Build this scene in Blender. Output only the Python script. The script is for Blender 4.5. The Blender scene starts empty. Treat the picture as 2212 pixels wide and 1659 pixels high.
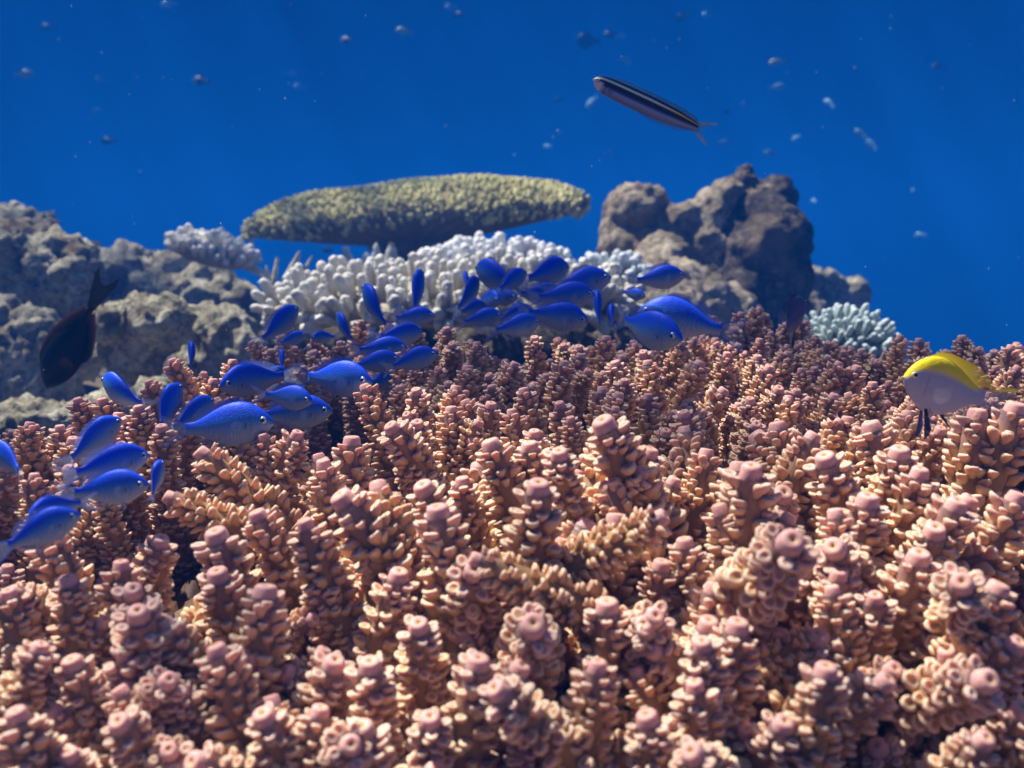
import bpy, math, random
import numpy as np
from mathutils import Vector, Matrix

R = math.radians
rng = np.random.default_rng(7)
random.seed(7)
SC = bpy.context.scene
COL = SC.collection

# ------------------------------------------------------------------ camera, water light, sun, exposure
PITCH = R(7)
cam_d = bpy.data.cameras.new("camera")
cam = bpy.data.objects.new("camera", cam_d)
COL.objects.link(cam)
cam.location = (0, 0, 0)
cam.rotation_euler = (R(90) - PITCH, 0, 0)
cam_d.lens = 35
cam_d.sensor_width = 36
cam_d.clip_start = 0.01
cam_d.clip_end = 500
cam_d.dof.use_dof = True
cam_d.dof.focus_distance = 0.62
cam_d.dof.aperture_fstop = 10
SC.camera = cam

SUN_ELEV, SUN_AZ = R(62), R(-62)          # azimuth measured from +Y (view direction) towards +X
world = bpy.data.worlds.new("World")
SC.world = world
world.use_nodes = True
nt = world.node_tree
nt.nodes.clear()
wout = nt.nodes.new("ShaderNodeOutputWorld")
sky = nt.nodes.new("ShaderNodeTexSky")
sky.sky_type = 'NISHITA'
sky.sun_disc = False
sky.sun_elevation = SUN_ELEV
sky.sun_rotation = SUN_AZ
bg_sky = nt.nodes.new("ShaderNodeBackground")
bg_sky.inputs['Strength'].default_value = 0.06
nt.links.new(sky.outputs[0], bg_sky.inputs['Color'])
bg_water = nt.nodes.new("ShaderNodeBackground")           # outside the cone of sky light only blue water is seen
bg_water.inputs['Color'].default_value = (0.0, 0.062, 0.36, 1)
bg_water.inputs['Strength'].default_value = 0.15
tc = nt.nodes.new("ShaderNodeTexCoord")
sep = nt.nodes.new("ShaderNodeSeparateXYZ")
nt.links.new(tc.outputs['Generated'], sep.inputs[0])
mr = nt.nodes.new("ShaderNodeMapRange")
mr.interpolation_type = 'SMOOTHSTEP'
mr.inputs['From Min'].default_value = 0.60
mr.inputs['From Max'].default_value = 0.78
nt.links.new(sep.outputs['Z'], mr.inputs['Value'])
mixw = nt.nodes.new("ShaderNodeMixShader")
nt.links.new(mr.outputs[0], mixw.inputs[0])
nt.links.new(bg_water.outputs[0], mixw.inputs[1])
nt.links.new(bg_sky.outputs[0], mixw.inputs[2])
nt.links.new(mixw.outputs[0], wout.inputs['Surface'])

DAPPLE_OFFSET = (3.3, 2.5, 0.0)                      # shifts the added surface's tint pattern, placing its patches of shade
sun_d = bpy.data.lights.new("sun", 'SUN')
sun_d.energy = 5.0
sun_d.angle = R(0.5)
sun_d.color = (1.0, 0.94, 0.84)
sun = bpy.data.objects.new("sun", sun_d)
COL.objects.link(sun)
sdir = Vector((math.sin(SUN_AZ) * math.cos(SUN_ELEV), math.cos(SUN_AZ) * math.cos(SUN_ELEV), math.sin(SUN_ELEV)))
sun.rotation_euler = (-sdir).to_track_quat('-Z', 'Y').to_euler()

SC.view_settings.view_transform = 'Standard'
SC.view_settings.look = 'None'
SC.view_settings.exposure = 1.42
SC.view_settings.gamma = 1
SC.cycles.use_denoising = True
SC.cycles.max_bounces = 8
SC.cycles.transparent_max_bounces = 12
SC.cycles.volume_bounces = 0
SC.cycles.caustics_reflective = False
SC.cycles.caustics_refractive = False

# ------------------------------------------------------------------ helpers
FPX = 35 / 36 * 2212
FWD = np.array([0, math.cos(PITCH), -math.sin(PITCH)])
UPV = np.array([0, math.sin(PITCH), math.cos(PITCH)])
RGT = np.array([1.0, 0, 0])
SUNV = np.array(sdir)


def P(px, py, d):
    """photo position (in a 2212 x 1659 copy of the photo) at depth d -> point in the sea"""
    return d * (FWD + (px - 1106) / FPX * RGT + (829.5 - py) / FPX * UPV)


def proj(p):
    p = np.asarray(p)
    d = p @ FWD
    return 1106 + FPX * (p @ RGT) / d, 829.5 - FPX * (p @ UPV) / d, d


def hsh(i, j, k, s=0):
    h = (i.astype(np.int64) * 374761393 + j.astype(np.int64) * 668265263 + k.astype(np.int64) * 2147483647 + s * 1274126177) & 0xffffffff
    h = ((h ^ (h >> 13)) * 1274126177) & 0xffffffff
    h = ((h ^ (h >> 16)) * 2246822519) & 0xffffffff
    return ((h ^ (h >> 15)) & 0xffff) / 65535.0


def vnoise(p, s=0):
    f = np.floor(p).astype(np.int64)
    t = p - f
    t = t * t * t * (t * (t * 6 - 15) + 10)
    out = 0
    for a in (0, 1):
        for b in (0, 1):
            for c in (0, 1):
                w = (t[:, 0] if a else 1 - t[:, 0]) * (t[:, 1] if b else 1 - t[:, 1]) * (t[:, 2] if c else 1 - t[:, 2])
                out = out + w * hsh(f[:, 0] + a, f[:, 1] + b, f[:, 2] + c, s)
    return out * 2 - 1


def fbm(p, sc, o=4, s=0, gain=0.5):
    out, a = 0, 1.0
    for k in range(o):
        out = out + a * vnoise(p * sc + 17.3 * k, s + k)
        sc *= 2.03
        a *= gain
    return out


class Geo:
    """collects vertices, quads, triangles and vertex colours for ONE mesh"""

    def __init__(s):
        s.v, s.c, s.q, s.t, s.uv, s.n = [], [], [], [], [], 0

    def add(s, v, q=None, t=None, c=(1, 1, 1), uv=None):
        v = np.asarray(v, float).reshape(-1, 3)
        m = len(v)
        c = np.asarray(c, float)
        if c.ndim == 1:
            c = np.tile(c[:3], (m, 1))
        s.v.append(v)
        s.c.append(c[:, :3])
        s.uv.append(np.zeros((m, 2)) if uv is None else np.asarray(uv, float).reshape(-1, 2))
        if q is not None and len(q):
            s.q.append(np.asarray(q, np.int64).reshape(-1, 4) + s.n)
        if t is not None and len(t):
            s.t.append(np.asarray(t, np.int64).reshape(-1, 3) + s.n)
        s.n += m

    def arrays(s):
        return (np.vstack(s.v), np.vstack(s.q) if s.q else np.zeros((0, 4), np.int64),
                np.vstack(s.t) if s.t else np.zeros((0, 3), np.int64), np.vstack(s.c), np.vstack(s.uv))

    def mesh(s, name, mat=None, smooth=True):
        v, q, t, c, uv = s.arrays()
        me = bpy.data.meshes.new(name)
        me.vertices.add(len(v))
        me.vertices.foreach_set("co", v.astype(np.float32).ravel())
        li = np.concatenate([q.ravel(), t.ravel()]).astype(np.int32)
        me.loops.add(len(li))
        me.loops.foreach_set("vertex_index", li)
        nf = len(q) + len(t)
        me.polygons.add(nf)
        st = np.concatenate([np.arange(len(q)) * 4, len(q) * 4 + np.arange(len(t)) * 3]).astype(np.int32)
        me.polygons.foreach_set("loop_start", st)
        me.polygons.foreach_set("use_smooth", np.full(nf, smooth))
        ca = me.attributes.new("Col", 'FLOAT_COLOR', 'POINT')
        ca.data.foreach_set("color", np.hstack([c, np.ones((len(c), 1))]).astype(np.float32).ravel())
        ua = me.attributes.new("ray", 'FLOAT2', 'POINT')
        ua.data.foreach_set("vector", uv.astype(np.float32).ravel())
        me.update()
        me.validate()
        if mat:
            me.materials.append(mat)
        return me


def link(name, data, parent=None):
    o = bpy.data.objects.new(name, data)
    COL.objects.link(o)
    if parent is not None:
        o.parent = parent
    return o


def tag(o, label, cat, group=None):
    o["label"] = label
    o["category"] = cat
    if group:
        o["group"] = group
    return o


def tube(path, rad, seg, cap=True, col=None):
    """tube along a path: verts, quads, tris, per-vertex t"""
    path = np.asarray(path, float)
    n = len(path)
    tan = np.gradient(path, axis=0)
    tan /= np.linalg.norm(tan, axis=1)[:, None] + 1e-12
    ref = np.array([0.31, 0.95, 0.05])
    if abs(tan[0] @ ref) > 0.9:
        ref = np.array([0.95, -0.3, 0.1])
    a = np.cross(tan, ref)
    a /= np.linalg.norm(a, axis=1)[:, None]
    b = np.cross(tan, a)
    th = np.linspace(0, 2 * np.pi, seg, endpoint=False)
    V = path[:, None, :] + np.asarray(rad)[:, None, None] * (np.cos(th)[None, :, None] * a[:, None, :] + np.sin(th)[None, :, None] * b[:, None, :])
    i = np.arange(n - 1)[:, None] * seg
    j = np.arange(seg)[None, :]
    j2 = (j + 1) % seg
    Q = np.stack([i + j, i + j2, i + seg + j2, i + seg + j], -1).reshape(-1, 4)
    return V.reshape(-1, 3), Q, tan, a, b


# ------------------------------------------------------------------ materials
def new_mat(name):
    m = bpy.data.materials.new(name)
    m.use_nodes = True
    n = m.node_tree
    return m, n, n.nodes['Principled BSDF'], n.nodes['Material Output']


def attr(n, name):
    a = n.nodes.new("ShaderNodeAttribute")
    a.attribute_name = name
    return a


def coral_mat(name, sss=0.2, rough=0.6, var=0.25, nscale=160, bump=0.25, spec=0.3, ss_rad=(1.0, 0.45, 0.2)):
    m, n, b, o = new_mat(name)
    a = attr(n, "Col")
    tx = n.nodes.new("ShaderNodeTexCoord")
    no = n.nodes.new("ShaderNodeTexNoise")
    no.inputs['Scale'].default_value = nscale
    no.inputs['Detail'].default_value = 3
    n.links.new(tx.outputs['Object'], no.inputs['Vector'])
    mr = n.nodes.new("ShaderNodeMapRange")
    mr.inputs['To Min'].default_value = 1 - var
    mr.inputs['To Max'].default_value = 1 + var
    n.links.new(no.outputs[0], mr.inputs[0])
    mu = n.nodes.new("ShaderNodeVectorMath")
    mu.operation = 'SCALE'
    n.links.new(a.outputs['Color'], mu.inputs[0])
    n.links.new(mr.outputs[0], mu.inputs['Scale'])
    n.links.new(mu.outputs[0], b.inputs['Base Color'])
    b.inputs['Roughness'].default_value = rough
    b.inputs['Specular IOR Level'].default_value = spec
    b.inputs['Subsurface Weight'].default_value = sss
    b.inputs['Subsurface Radius'].default_value = ss_rad
    b.inputs['Subsurface Scale'].default_value = 0.004
    bu = n.nodes.new("ShaderNodeBump")
    bu.inputs['Strength'].default_value = bump
    bu.inputs['Distance'].default_value = 0.001
    no2 = n.nodes.new("ShaderNodeTexNoise")
    no2.inputs['Scale'].default_value = nscale * 6
    n.links.new(tx.outputs['Object'], no2.inputs['Vector'])
    n.links.new(no2.outputs[0], bu.inputs['Height'])
    n.links.new(bu.outputs[0], b.inputs['Normal'])
    return m


M_PINK = coral_mat("pink_coral", sss=0.5)
M_WHITE = coral_mat("white_coral", sss=0.15, var=0.15, nscale=90, spec=0.2)
M_TABLE = coral_mat("table_coral", sss=0.0, var=0.35, nscale=60, spec=0.15)


def rock_mat(name, stops, scale=9, bumpd=0.012):
    m, n, b, o = new_mat(name)
    tx = n.nodes.new("ShaderNodeTexCoord")
    no = n.nodes.new("ShaderNodeTexNoise")
    no.inputs['Scale'].default_value = scale
    no.inputs['Detail'].default_value = 9
    no.inputs['Roughness'].default_value = 0.68
    n.links.new(tx.outputs['Object'], no.inputs['Vector'])
    cr = n.nodes.new("ShaderNodeValToRGB")
    el = cr.color_ramp.elements
    el[0].position, el[0].color = stops[0][0], (*stops[0][1], 1)
    el[1].position, el[1].color = stops[-1][0], (*stops[-1][1], 1)
    for p, c in stops[1:-1]:
        e = el.new(p)
        e.color = (*c, 1)
    n.links.new(no.outputs[0], cr.inputs[0])
    nf = n.nodes.new("ShaderNodeTexNoise")
    nf.inputs['Scale'].default_value = scale * 5.5
    nf.inputs['Detail'].default_value = 5
    nf.inputs['Roughness'].default_value = 0.7
    n.links.new(tx.outputs['Object'], nf.inputs['Vector'])
    av = n.nodes.new("ShaderNodeMath")
    av.operation = 'MULTIPLY_ADD'
    av.inputs[1].default_value = 0.75
    n.links.new(nf.outputs[0], av.inputs[0])
    sb = n.nodes.new("ShaderNodeMath")
    sb.operation = 'MULTIPLY_ADD'
    sb.inputs[1].default_value = 0.75
    sb.inputs[2].default_value = -0.25
    n.links.new(no.outputs[0], sb.inputs[0])
    n.links.new(sb.outputs[0], av.inputs[2])
    n.links.new(av.outputs[0], cr.inputs[0])
    # patches of encrusting algae
    n3 = n.nodes.new("ShaderNodeTexNoise")
    n3.inputs['Scale'].default_value = scale * 0.7
    n3.inputs['Detail'].default_value = 5
    mp = n.nodes.new("ShaderNodeMapping")
    mp.inputs['Location'].default_value = (3.1, 7.7, 1.3)
    n.links.new(tx.outputs['Object'], mp.inputs[0])
    n.links.new(mp.outputs[0], n3.inputs['Vector'])
    pr = n.nodes.new("ShaderNodeMapRange")
    pr.inputs['From Min'].default_value = 0.56
    pr.inputs['From Max'].default_value = 0.66
    n.links.new(n3.outputs[0], pr.inputs[0])
    mx = n.nodes.new("ShaderNodeMix")
    mx.data_type = 'RGBA'
    n.links.new(pr.outputs[0], mx.inputs[0])
    n.links.new(cr.outputs[0], mx.inputs[6])
    mx.inputs[7].default_value = (0.20, 0.16, 0.10, 1)
    n.links.new(mx.outputs[2], b.inputs['Base Color'])
    b.inputs['Roughness'].default_value = 0.9
    b.inputs['Specular IOR Level'].default_value = 0.1
    bu = n.nodes.new("ShaderNodeBump")
    bu.inputs['Strength'].default_value = 0.9
    bu.inputs['Distance'].default_value = bumpd
    n4 = n.nodes.new("ShaderNodeTexNoise")
    n4.inputs['Scale'].default_value = scale * 7
    n4.inputs['Detail'].default_value = 6
    n4.inputs['Roughness'].default_value = 0.7
    n.links.new(tx.outputs['Object'], n4.inputs['Vector'])
    n.links.new(n4.outputs[0], bu.inputs['Height'])
    n.links.new(bu.outputs[0], b.inputs['Normal'])
    return m


M_ROCK = rock_mat("reef_rock", [(0.34, (0.08, 0.075, 0.05)), (0.44, (0.26, 0.245, 0.165)), (0.53, (0.43, 0.41, 0.30)), (0.66, (0.68, 0.65, 0.53))], 16)
M_ROCK2 = rock_mat("brown_rock", [(0.34, (0.05, 0.04, 0.03)), (0.46, (0.15, 0.115, 0.08)), (0.56, (0.30, 0.24, 0.165)), (0.68, (0.52, 0.44, 0.33))], 12)
M_SHADE_ROCK = rock_mat("shade_toned_rock", [(0.36, (0.025, 0.024, 0.022)), (0.48, (0.07, 0.06, 0.048)), (0.58, (0.14, 0.115, 0.085)), (0.70, (0.34, 0.28, 0.21))], 12)  # darker rock colours carry the shade of the boulder face and coral underside
M_TAN = rock_mat("tan_rock", [(0.34, (0.09, 0.075, 0.055)), (0.45, (0.24, 0.20, 0.14)), (0.54, (0.40, 0.34, 0.245)), (0.67, (0.60, 0.53, 0.40))], 13)
M_BED = rock_mat("reef_bed", [(0.3, (0.05, 0.045, 0.035)), (0.5, (0.15, 0.13, 0.10)), (0.7, (0.3, 0.27, 0.2))], 8)


def fish_mat(name, rough=0.35, metal=0.15, scale_bump=True):
    m, n, b, o = new_mat(name)
    a = attr(n, "Col")
    n.links.new(a.outputs['Color'], b.inputs['Base Color'])
    b.inputs['Roughness'].default_value = rough
    b.inputs['Metallic'].default_value = metal
    b.inputs['Specular IOR Level'].default_value = 0.25
    if scale_bump:
        r = attr(n, "ray")
        vo = n.nodes.new("ShaderNodeTexVoronoi")
        vo.inputs['Scale'].default_value = 1.0
        mp = n.nodes.new("ShaderNodeMapping")
        mp.inputs['Scale'].default_value = (48, 30, 1)
        n.links.new(r.outputs['Vector'], mp.inputs[0])
        n.links.new(mp.outputs[0], vo.inputs['Vector'])
        bu = n.nodes.new("ShaderNodeBump")
        bu.inputs['Strength'].default_value = 0.25
        bu.inputs['Distance'].default_value = 0.0006
        n.links.new(vo.outputs['Distance'], bu.inputs['Height'])
        n.links.new(bu.outputs[0], b.inputs['Normal'])
    return m


M_FISH = fish_mat("fish_skin", rough=0.5, metal=0.05)
M_FISH_PLAIN = fish_mat("fish_skin_smooth", scale_bump=False)


def fin_mat(name, opac_lo, opac_hi, rays=26):
    m, n, b, o = new_mat(name)
    a = attr(n, "Col")
    n.links.new(a.outputs['Color'], b.inputs['Base Color'])
    b.inputs['Roughness'].default_value = 0.4
    tl = n.nodes.new("ShaderNodeBsdfTranslucent")
    n.links.new(a.outputs['Color'], tl.inputs[0])
    m1 = n.nodes.new("ShaderNodeMixShader")
    m1.inputs[0].default_value = 0.45
    n.links.new(b.outputs[0], m1.inputs[1])
    n.links.new(tl.outputs[0], m1.inputs[2])
    tr = n.nodes.new("ShaderNodeBsdfTransparent")
    r = attr(n, "ray")
    sp = n.nodes.new("ShaderNodeSeparateXYZ")
    n.links.new(r.outputs['Vector'], sp.inputs[0])
    mm = n.nodes.new("ShaderNodeMath")
    mm.operation = 'MULTIPLY'
    mm.inputs[1].default_value = rays * 2 * math.pi
    n.links.new(sp.outputs['X'], mm.inputs[0])
    sn = n.nodes.new("ShaderNodeMath")
    sn.operation = 'SINE'
    n.links.new(mm.outputs[0], sn.inputs[0])
    mr = n.nodes.new("ShaderNodeMapRange")
    mr.inputs['From Min'].default_value = -1
    mr.inputs['To Min'].default_value = opac_lo
    mr.inputs['To Max'].default_value = opac_hi
    n.links.new(sn.outputs[0], mr.inputs[0])
    # the second ray coordinate carries extra opacity (dark or coloured edges)
    ad = n.nodes.new("ShaderNodeMath")
    ad.operation = 'ADD'
    ad.use_clamp = True
    n.links.new(mr.outputs[0], ad.inputs[0])
    n.links.new(sp.outputs['Y'], ad.inputs[1])
    m2 = n.nodes.new("ShaderNodeMixShader")
    n.links.new(ad.outputs[0], m2.inputs[0])
    n.links.new(tr.outputs[0], m2.inputs[1])
    n.links.new(m1.outputs[0], m2.inputs[2])
    n.links.new(m2.outputs[0], o.inputs['Surface'])
    return m


M_FIN = fin_mat("fin_membrane", 0.14, 0.46)
M_FIN_CLEAR = fin_mat("fin_membrane_clear", 0.02, 0.20)
M_FIN_SOLID = fin_mat("fin_membrane_thick", 0.75, 0.95)
_m, _n, _b, _o = new_mat("eye_black")
_b.inputs['Base Color'].default_value = (0.004, 0.004, 0.006, 1)
_b.inputs['Roughness'].default_value = 0.15
M_PUPIL = _m
M_EYE = fish_mat("eye_iris", rough=0.25, metal=0.3, scale_bump=False)

# ------------------------------------------------------------------ setting: reef bed, sea floor, unseen surface added to dapple the sun
def grid_geo(xs, ys, zfun, col=(1, 1, 1)):
    X, Y = np.meshgrid(xs, ys)
    p = np.stack([X.ravel(), Y.ravel(), np.zeros(X.size)], 1)
    p[:, 2] = zfun(p[:, 0], p[:, 1])
    nx, ny = len(xs), len(ys)
    i = np.arange(ny - 1)[:, None] * nx
    j = np.arange(nx - 1)[None, :]
    q = np.stack([i + j, i + j + 1, i + nx + j + 1, i + nx + j], -1).reshape(-1, 4)
    g = Geo()
    g.add(p, q, c=col)
    return g


def sstep(x, a, b):
    t = np.clip((x - a) / (b - a), 0, 1)
    return t * t * (3 - 2 * t)


def bed_z(x, y):
    p = np.stack([x, y, 0 * x], 1)
    z = -0.25 - 0.05 * sstep(y, 0.8, 2.5)
    z = z - 0.45 * sstep(x - 0.18 * y, 0.28, 0.9)                       # falls away on the right
    z = z - 7.5 * sstep(np.sqrt((x * 0.8) ** 2 + (y - 0.6) ** 2), 2.7, 9.0)
    return z + 0.035 * fbm(p, 6, 5) + 0.05 * fbm(p, 2.1, 2, 9)


ax = np.concatenate([np.linspace(-11, -2.6, 50, endpoint=False), np.linspace(-2.6, 2.6, 260, endpoint=False), np.linspace(2.6, 11, 50)])
ay = np.concatenate([np.linspace(-9, -0.6, 40, endpoint=False), np.linspace(-0.6, 3.4, 240, endpoint=False), np.linspace(3.4, 11, 50)])
reef = link("reef_ground", grid_geo(ax, ay, bed_z).mesh("reef_ground", M_BED))
reef["kind"] = "structure"
floor_g = grid_geo(np.linspace(-150, 150, 60), np.linspace(-150, 150, 60),
                   lambda x, y: -7.4 + 0.25 * fbm(np.stack([x, y, 0 * x], 1), 0.05, 3))
seabed = link("seabed", floor_g.mesh("seabed", M_BED))
seabed["kind"] = "structure"

_m, _n, _b, _o = new_mat("sun_dapple_pattern")  # tint pattern that holds back sun in patches, standing for ripples
_n.nodes.remove(_b)
_tr = _n.nodes.new("ShaderNodeBsdfTransparent")
_tc = _n.nodes.new("ShaderNodeTexCoord")
_ns = _n.nodes.new("ShaderNodeTexNoise")
_ns.inputs['Scale'].default_value = 7.0
_ns.inputs['Detail'].default_value = 2
_ns.inputs['Distortion'].default_value = 1.2
_cr = _n.nodes.new("ShaderNodeValToRGB")
_cr.color_ramp.elements[0].position = 0.46
_cr.color_ramp.elements[0].color = (0.19, 0.21, 0.24, 1)
_cr.color_ramp.elements[1].position = 0.56
_cr.color_ramp.elements[1].color = (1, 1, 1, 1)
_nb = _n.nodes.new("ShaderNodeTexNoise")
_nb.inputs['Scale'].default_value = 1.7
_nb.inputs['Detail'].default_value = 1
_mpb = _n.nodes.new("ShaderNodeMapping")
_mpb.inputs['Location'].default_value = DAPPLE_OFFSET
_n.links.new(_tc.outputs['Object'], _mpb.inputs[0])
_n.links.new(_mpb.outputs[0], _nb.inputs['Vector'])
_n.links.new(_mpb.outputs[0], _ns.inputs['Vector'])
_mm = _n.nodes.new("ShaderNodeMath")
_mm.operation = 'MULTIPLY_ADD'
_mm.inputs[1].default_value = 0.48
_n.links.new(_nb.outputs[0], _mm.inputs[0])
_mm2 = _n.nodes.new("ShaderNodeMath")
_mm2.operation = 'MULTIPLY'
_mm2.inputs[1].default_value = 0.62
_n.links.new(_ns.outputs[0], _mm2.inputs[0])
_n.links.new(_mm2.outputs[0], _mm.inputs[2])
_n.links.new(_mm.outputs[0], _cr.inputs[0])
_n.links.new(_cr.outputs[0], _tr.inputs[0])
_n.links.new(_tr.outputs[0], _o.inputs['Surface'])
surf_g = grid_geo(np.linspace(-13, 13, 90), np.linspace(-13, 13, 90),
                  lambda x, y: 4.2 + 0.05 * fbm(np.stack([x, y, 0 * x], 1), 1.3, 3, 3))
surf = link("sun_dapple_surface", surf_g.mesh("sun_dapple_surface", _m))  # unseen sheet overhead, added to break the sunlight into patches
surf["kind"] = "structure"

# ------------------------------------------------------------------ rocks
def icosphere(sub=3):
    t = (1 + 5 ** .5) / 2
    v = [(-1, t, 0), (1, t, 0), (-1, -t, 0), (1, -t, 0), (0, -1, t), (0, 1, t), (0, -1, -t), (0, 1, -t), (t, 0, -1), (t, 0, 1), (-t, 0, -1), (-t, 0, 1)]
    f = [(0, 11, 5), (0, 5, 1), (0, 1, 7), (0, 7, 10), (0, 10, 11), (1, 5, 9), (5, 11, 4), (11, 10, 2), (10, 7, 6), (7, 1, 8),
         (3, 9, 4), (3, 4, 2), (3, 2, 6), (3, 6, 8), (3, 8, 9), (4, 9, 5), (2, 4, 11), (6, 2, 10), (8, 6, 7), (9, 8, 1)]
    v = [np.array(x) / np.linalg.norm(x) for x in v]
    for _ in range(sub):
        cache, nf = {}, []

        def mid(a, b):
            k = (min(a, b), max(a, b))
            if k not in cache:
                m = v[a] + v[b]
                v.append(m / np.linalg.norm(m))
                cache[k] = len(v) - 1
            return cache[k]
        for a, b, c in f:
            x, y, z = mid(a, b), mid(b, c), mid(c, a)
            nf += [(a, x, z), (b, y, x), (c, z, y), (x, y, z)]
        f = nf
    return np.array(v), np.array(f)


ICO2, ICO3 = icosphere(2), icosphere(3)


def rock(name, d, blobs, label, mat, voxel=0.011, amp=0.03, sc=7, seed=0, dark=1.0):
    """one rock: overlapping lumps fused into a single surface, then eroded with noise.
    blobs: (px, py, radius px, depth offset m, depth stretch)"""
    cs = [P(b[0], b[1], d + (b[3] if len(b) > 3 else 0)) for b in blobs]
    base = np.mean(cs, axis=0)
    base[2] = min(c[2] for c in cs)
    g = Geo()
    for b, c in zip(blobs, cs):
        r = b[2] / FPX * d
        sy = b[4] if len(b) > 4 else 1.0
        vv = ICO3[0] * np.array([r, r * sy, r * (b[5] if len(b) > 5 else 1)]) + c - base
        g.add(vv, t=ICO3[1])
    me = g.mesh("tmp")
    o = bpy.data.objects.new("tmp", me)
    COL.objects.link(o)
    md = o.modifiers.new("r", 'REMESH')
    md.mode = 'VOXEL'
    md.voxel_size = voxel
    dg = bpy.context.evaluated_depsgraph_get()
    em = bpy.data.meshes.new_from_object(o.evaluated_get(dg))
    COL.objects.unlink(o)
    bpy.data.objects.remove(o)
    n = len(em.vertices)
    co = np.empty(n * 3, np.float32)
    em.vertices.foreach_get("co", co)
    no = np.empty(n * 3, np.float32)
    em.vertices.foreach_get("normal", no)
    co = co.reshape(-1, 3).astype(float)
    no = no.reshape(-1, 3).astype(float)
    q = co + 10 + seed * 3.7
    big = fbm(q, sc, 3, seed)
    ridged = 1 - np.abs(fbm(q, sc * 2.3, 4, seed + 5))
    fine = fbm(q, sc * 7, 4, seed + 11, 0.6)
    pits = np.clip(fbm(q, sc * 3.1, 2, seed + 21) - 0.35, 0, 1)
    knob = np.clip(0.35 - np.abs(fbm(q, sc * 4.5, 2, seed + 31)), 0, 1)
    disp = amp * (0.8 * big + 0.25 * (ridged - 0.6) + 0.35 * fine + 0.6 * knob - 0.4 * pits)
    co = co + no * disp[:, None]
    em.vertices.foreach_set("co", co.astype(np.float32).ravel())
    em.polygons.foreach_set("use_smooth", np.ones(len(em.polygons), bool))
    em.update()
    em.materials.clear()
    em.materials.append(mat)
    em.name = name
    ob = link(name, em)
    ob.location = base
    tag(ob, label, "rock", "rocks of the reef")
    return ob


rock("reef_rock", 2.7, [(25, 505, 75), (-60, 520, 90), (60, 560, 60)], "dark far knoll of rock poking up at the left edge behind the big rugged rock", M_ROCK, 0.013, 0.03, 6, 1)
rock("reef_rock", 1.9, [(20, 590, 130), (110, 600, 85, -.04), (-110, 640, 170), (150, 650, 60), (60, 680, 110, .05), (40, 520, 60, .02)],
     "big rugged grey rock at the left edge with a bright top and shaded face", M_ROCK, 0.009, 0.035, 8, 2)
rock("reef_rock", 2.25, [(170, 610, 76), (260, 630, 88), (350, 655, 92), (440, 662, 80), (510, 685, 66), (230, 680, 100), (480, 700, 80)],
     "long pale ridge of rock carrying the small white coral, behind the boulders", M_ROCK, 0.010, 0.028, 7, 3)
rock("reef_rock", 1.5, [(300, 715, 78), (250, 700, 48, -.03), (350, 700, 55, -.04), (310, 760, 70)],
     "knobbly sunlit boulder just right of the dark brown fish", M_ROCK, 0.007, 0.022, 13, 4)
rock("reef_rock", 1.6, [(480, 735, 80), (430, 700, 55, .02), (520, 760, 60, -.02), (450, 790, 75)],
     "rounded boulder with a dark shaded front left of the white finger coral", M_ROCK, 0.008, 0.018, 9, 5)
rock("reef_rock", 1.65, [(60, 760, 90), (-40, 740, 100), (150, 770, 60), (80, 830, 90)],
     "low grey rock behind the dark brown fish's head", M_ROCK, 0.008, 0.024, 10, 6)
rock("reef_rock", 1.2, [(30, 915, 75, 0, 1.3, .6), (130, 900, 75, .05, 1.3, .55), (230, 880, 70, .1, 1.2, .6), (-90, 930, 90, 0, 1.2, .7), (330, 870, 70, .12, 1.2, .7)],
     "flat pale slab of rock under the dark brown fish beside the pink coral", M_ROCK, 0.006, 0.016, 14, 7)
rock("reef_rock", 2.1, [(1368, 455, 62), (1345, 495, 44), (1412, 440, 34, .02), (1362, 540, 64), (1440, 520, 50, .0), (1490, 500, 44, .02), (1530, 480, 40, .03),
                        (1440, 575, 66, -.08), (1390, 625, 80, -.14), (1470, 625, 66, -.14), (1330, 660, 80, -.1), (1440, 700, 90, -.22), (1520, 660, 62, -.16), (1570, 700, 80, -.12), (1530, 535, 62), (1560, 600, 66), (1540, 480, 46), (1450, 485, 42), (1495, 468, 38), (1535, 446, 36), (1568, 420, 32)],
     "tan rock slope with one rounded knob, between the white corals and the dark boulder", M_TAN, 0.008, 0.014, 8, 8)
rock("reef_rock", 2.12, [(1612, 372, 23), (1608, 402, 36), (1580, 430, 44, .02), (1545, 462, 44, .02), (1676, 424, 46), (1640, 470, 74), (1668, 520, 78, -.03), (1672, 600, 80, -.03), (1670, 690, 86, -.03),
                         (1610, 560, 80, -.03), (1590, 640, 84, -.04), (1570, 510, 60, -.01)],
     "tall boulder with a small peaked top, coloured dark for its shaded front face", M_SHADE_ROCK, 0.008, 0.012, 7, 12)  # split off the tan rock's pinnacle to carry the shade as dark colour
rock("reef_rock", 2.6, [(1790, 625, 45), (1840, 640, 40), (1750, 640, 60), (1800, 670, 55), (1720, 680, 80)],
     "low pale rock sticking out to the right behind the dark boulder", M_ROCK, 0.010, 0.022, 9, 9)
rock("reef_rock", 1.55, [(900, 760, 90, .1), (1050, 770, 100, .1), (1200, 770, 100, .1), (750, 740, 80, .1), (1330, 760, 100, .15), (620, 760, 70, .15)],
     "rock coloured dark for the shade under the white finger coral behind the blue fish", M_SHADE_ROCK, 0.010, 0.02, 9, 10)  # darker rock colour deepens the shade below the coral

# ------------------------------------------------------------------ pink branching coral
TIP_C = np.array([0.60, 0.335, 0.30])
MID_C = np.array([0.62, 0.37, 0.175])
LOW_C = np.array([0.20, 0.085, 0.03])  # brown of the lower stems, darkened further to put shade into the gaps
LIP_C = np.array([0.82, 0.67, 0.58])


def lerp(a, b, t):
    return a + (b - a) * np.asarray(t)[..., None]


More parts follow.
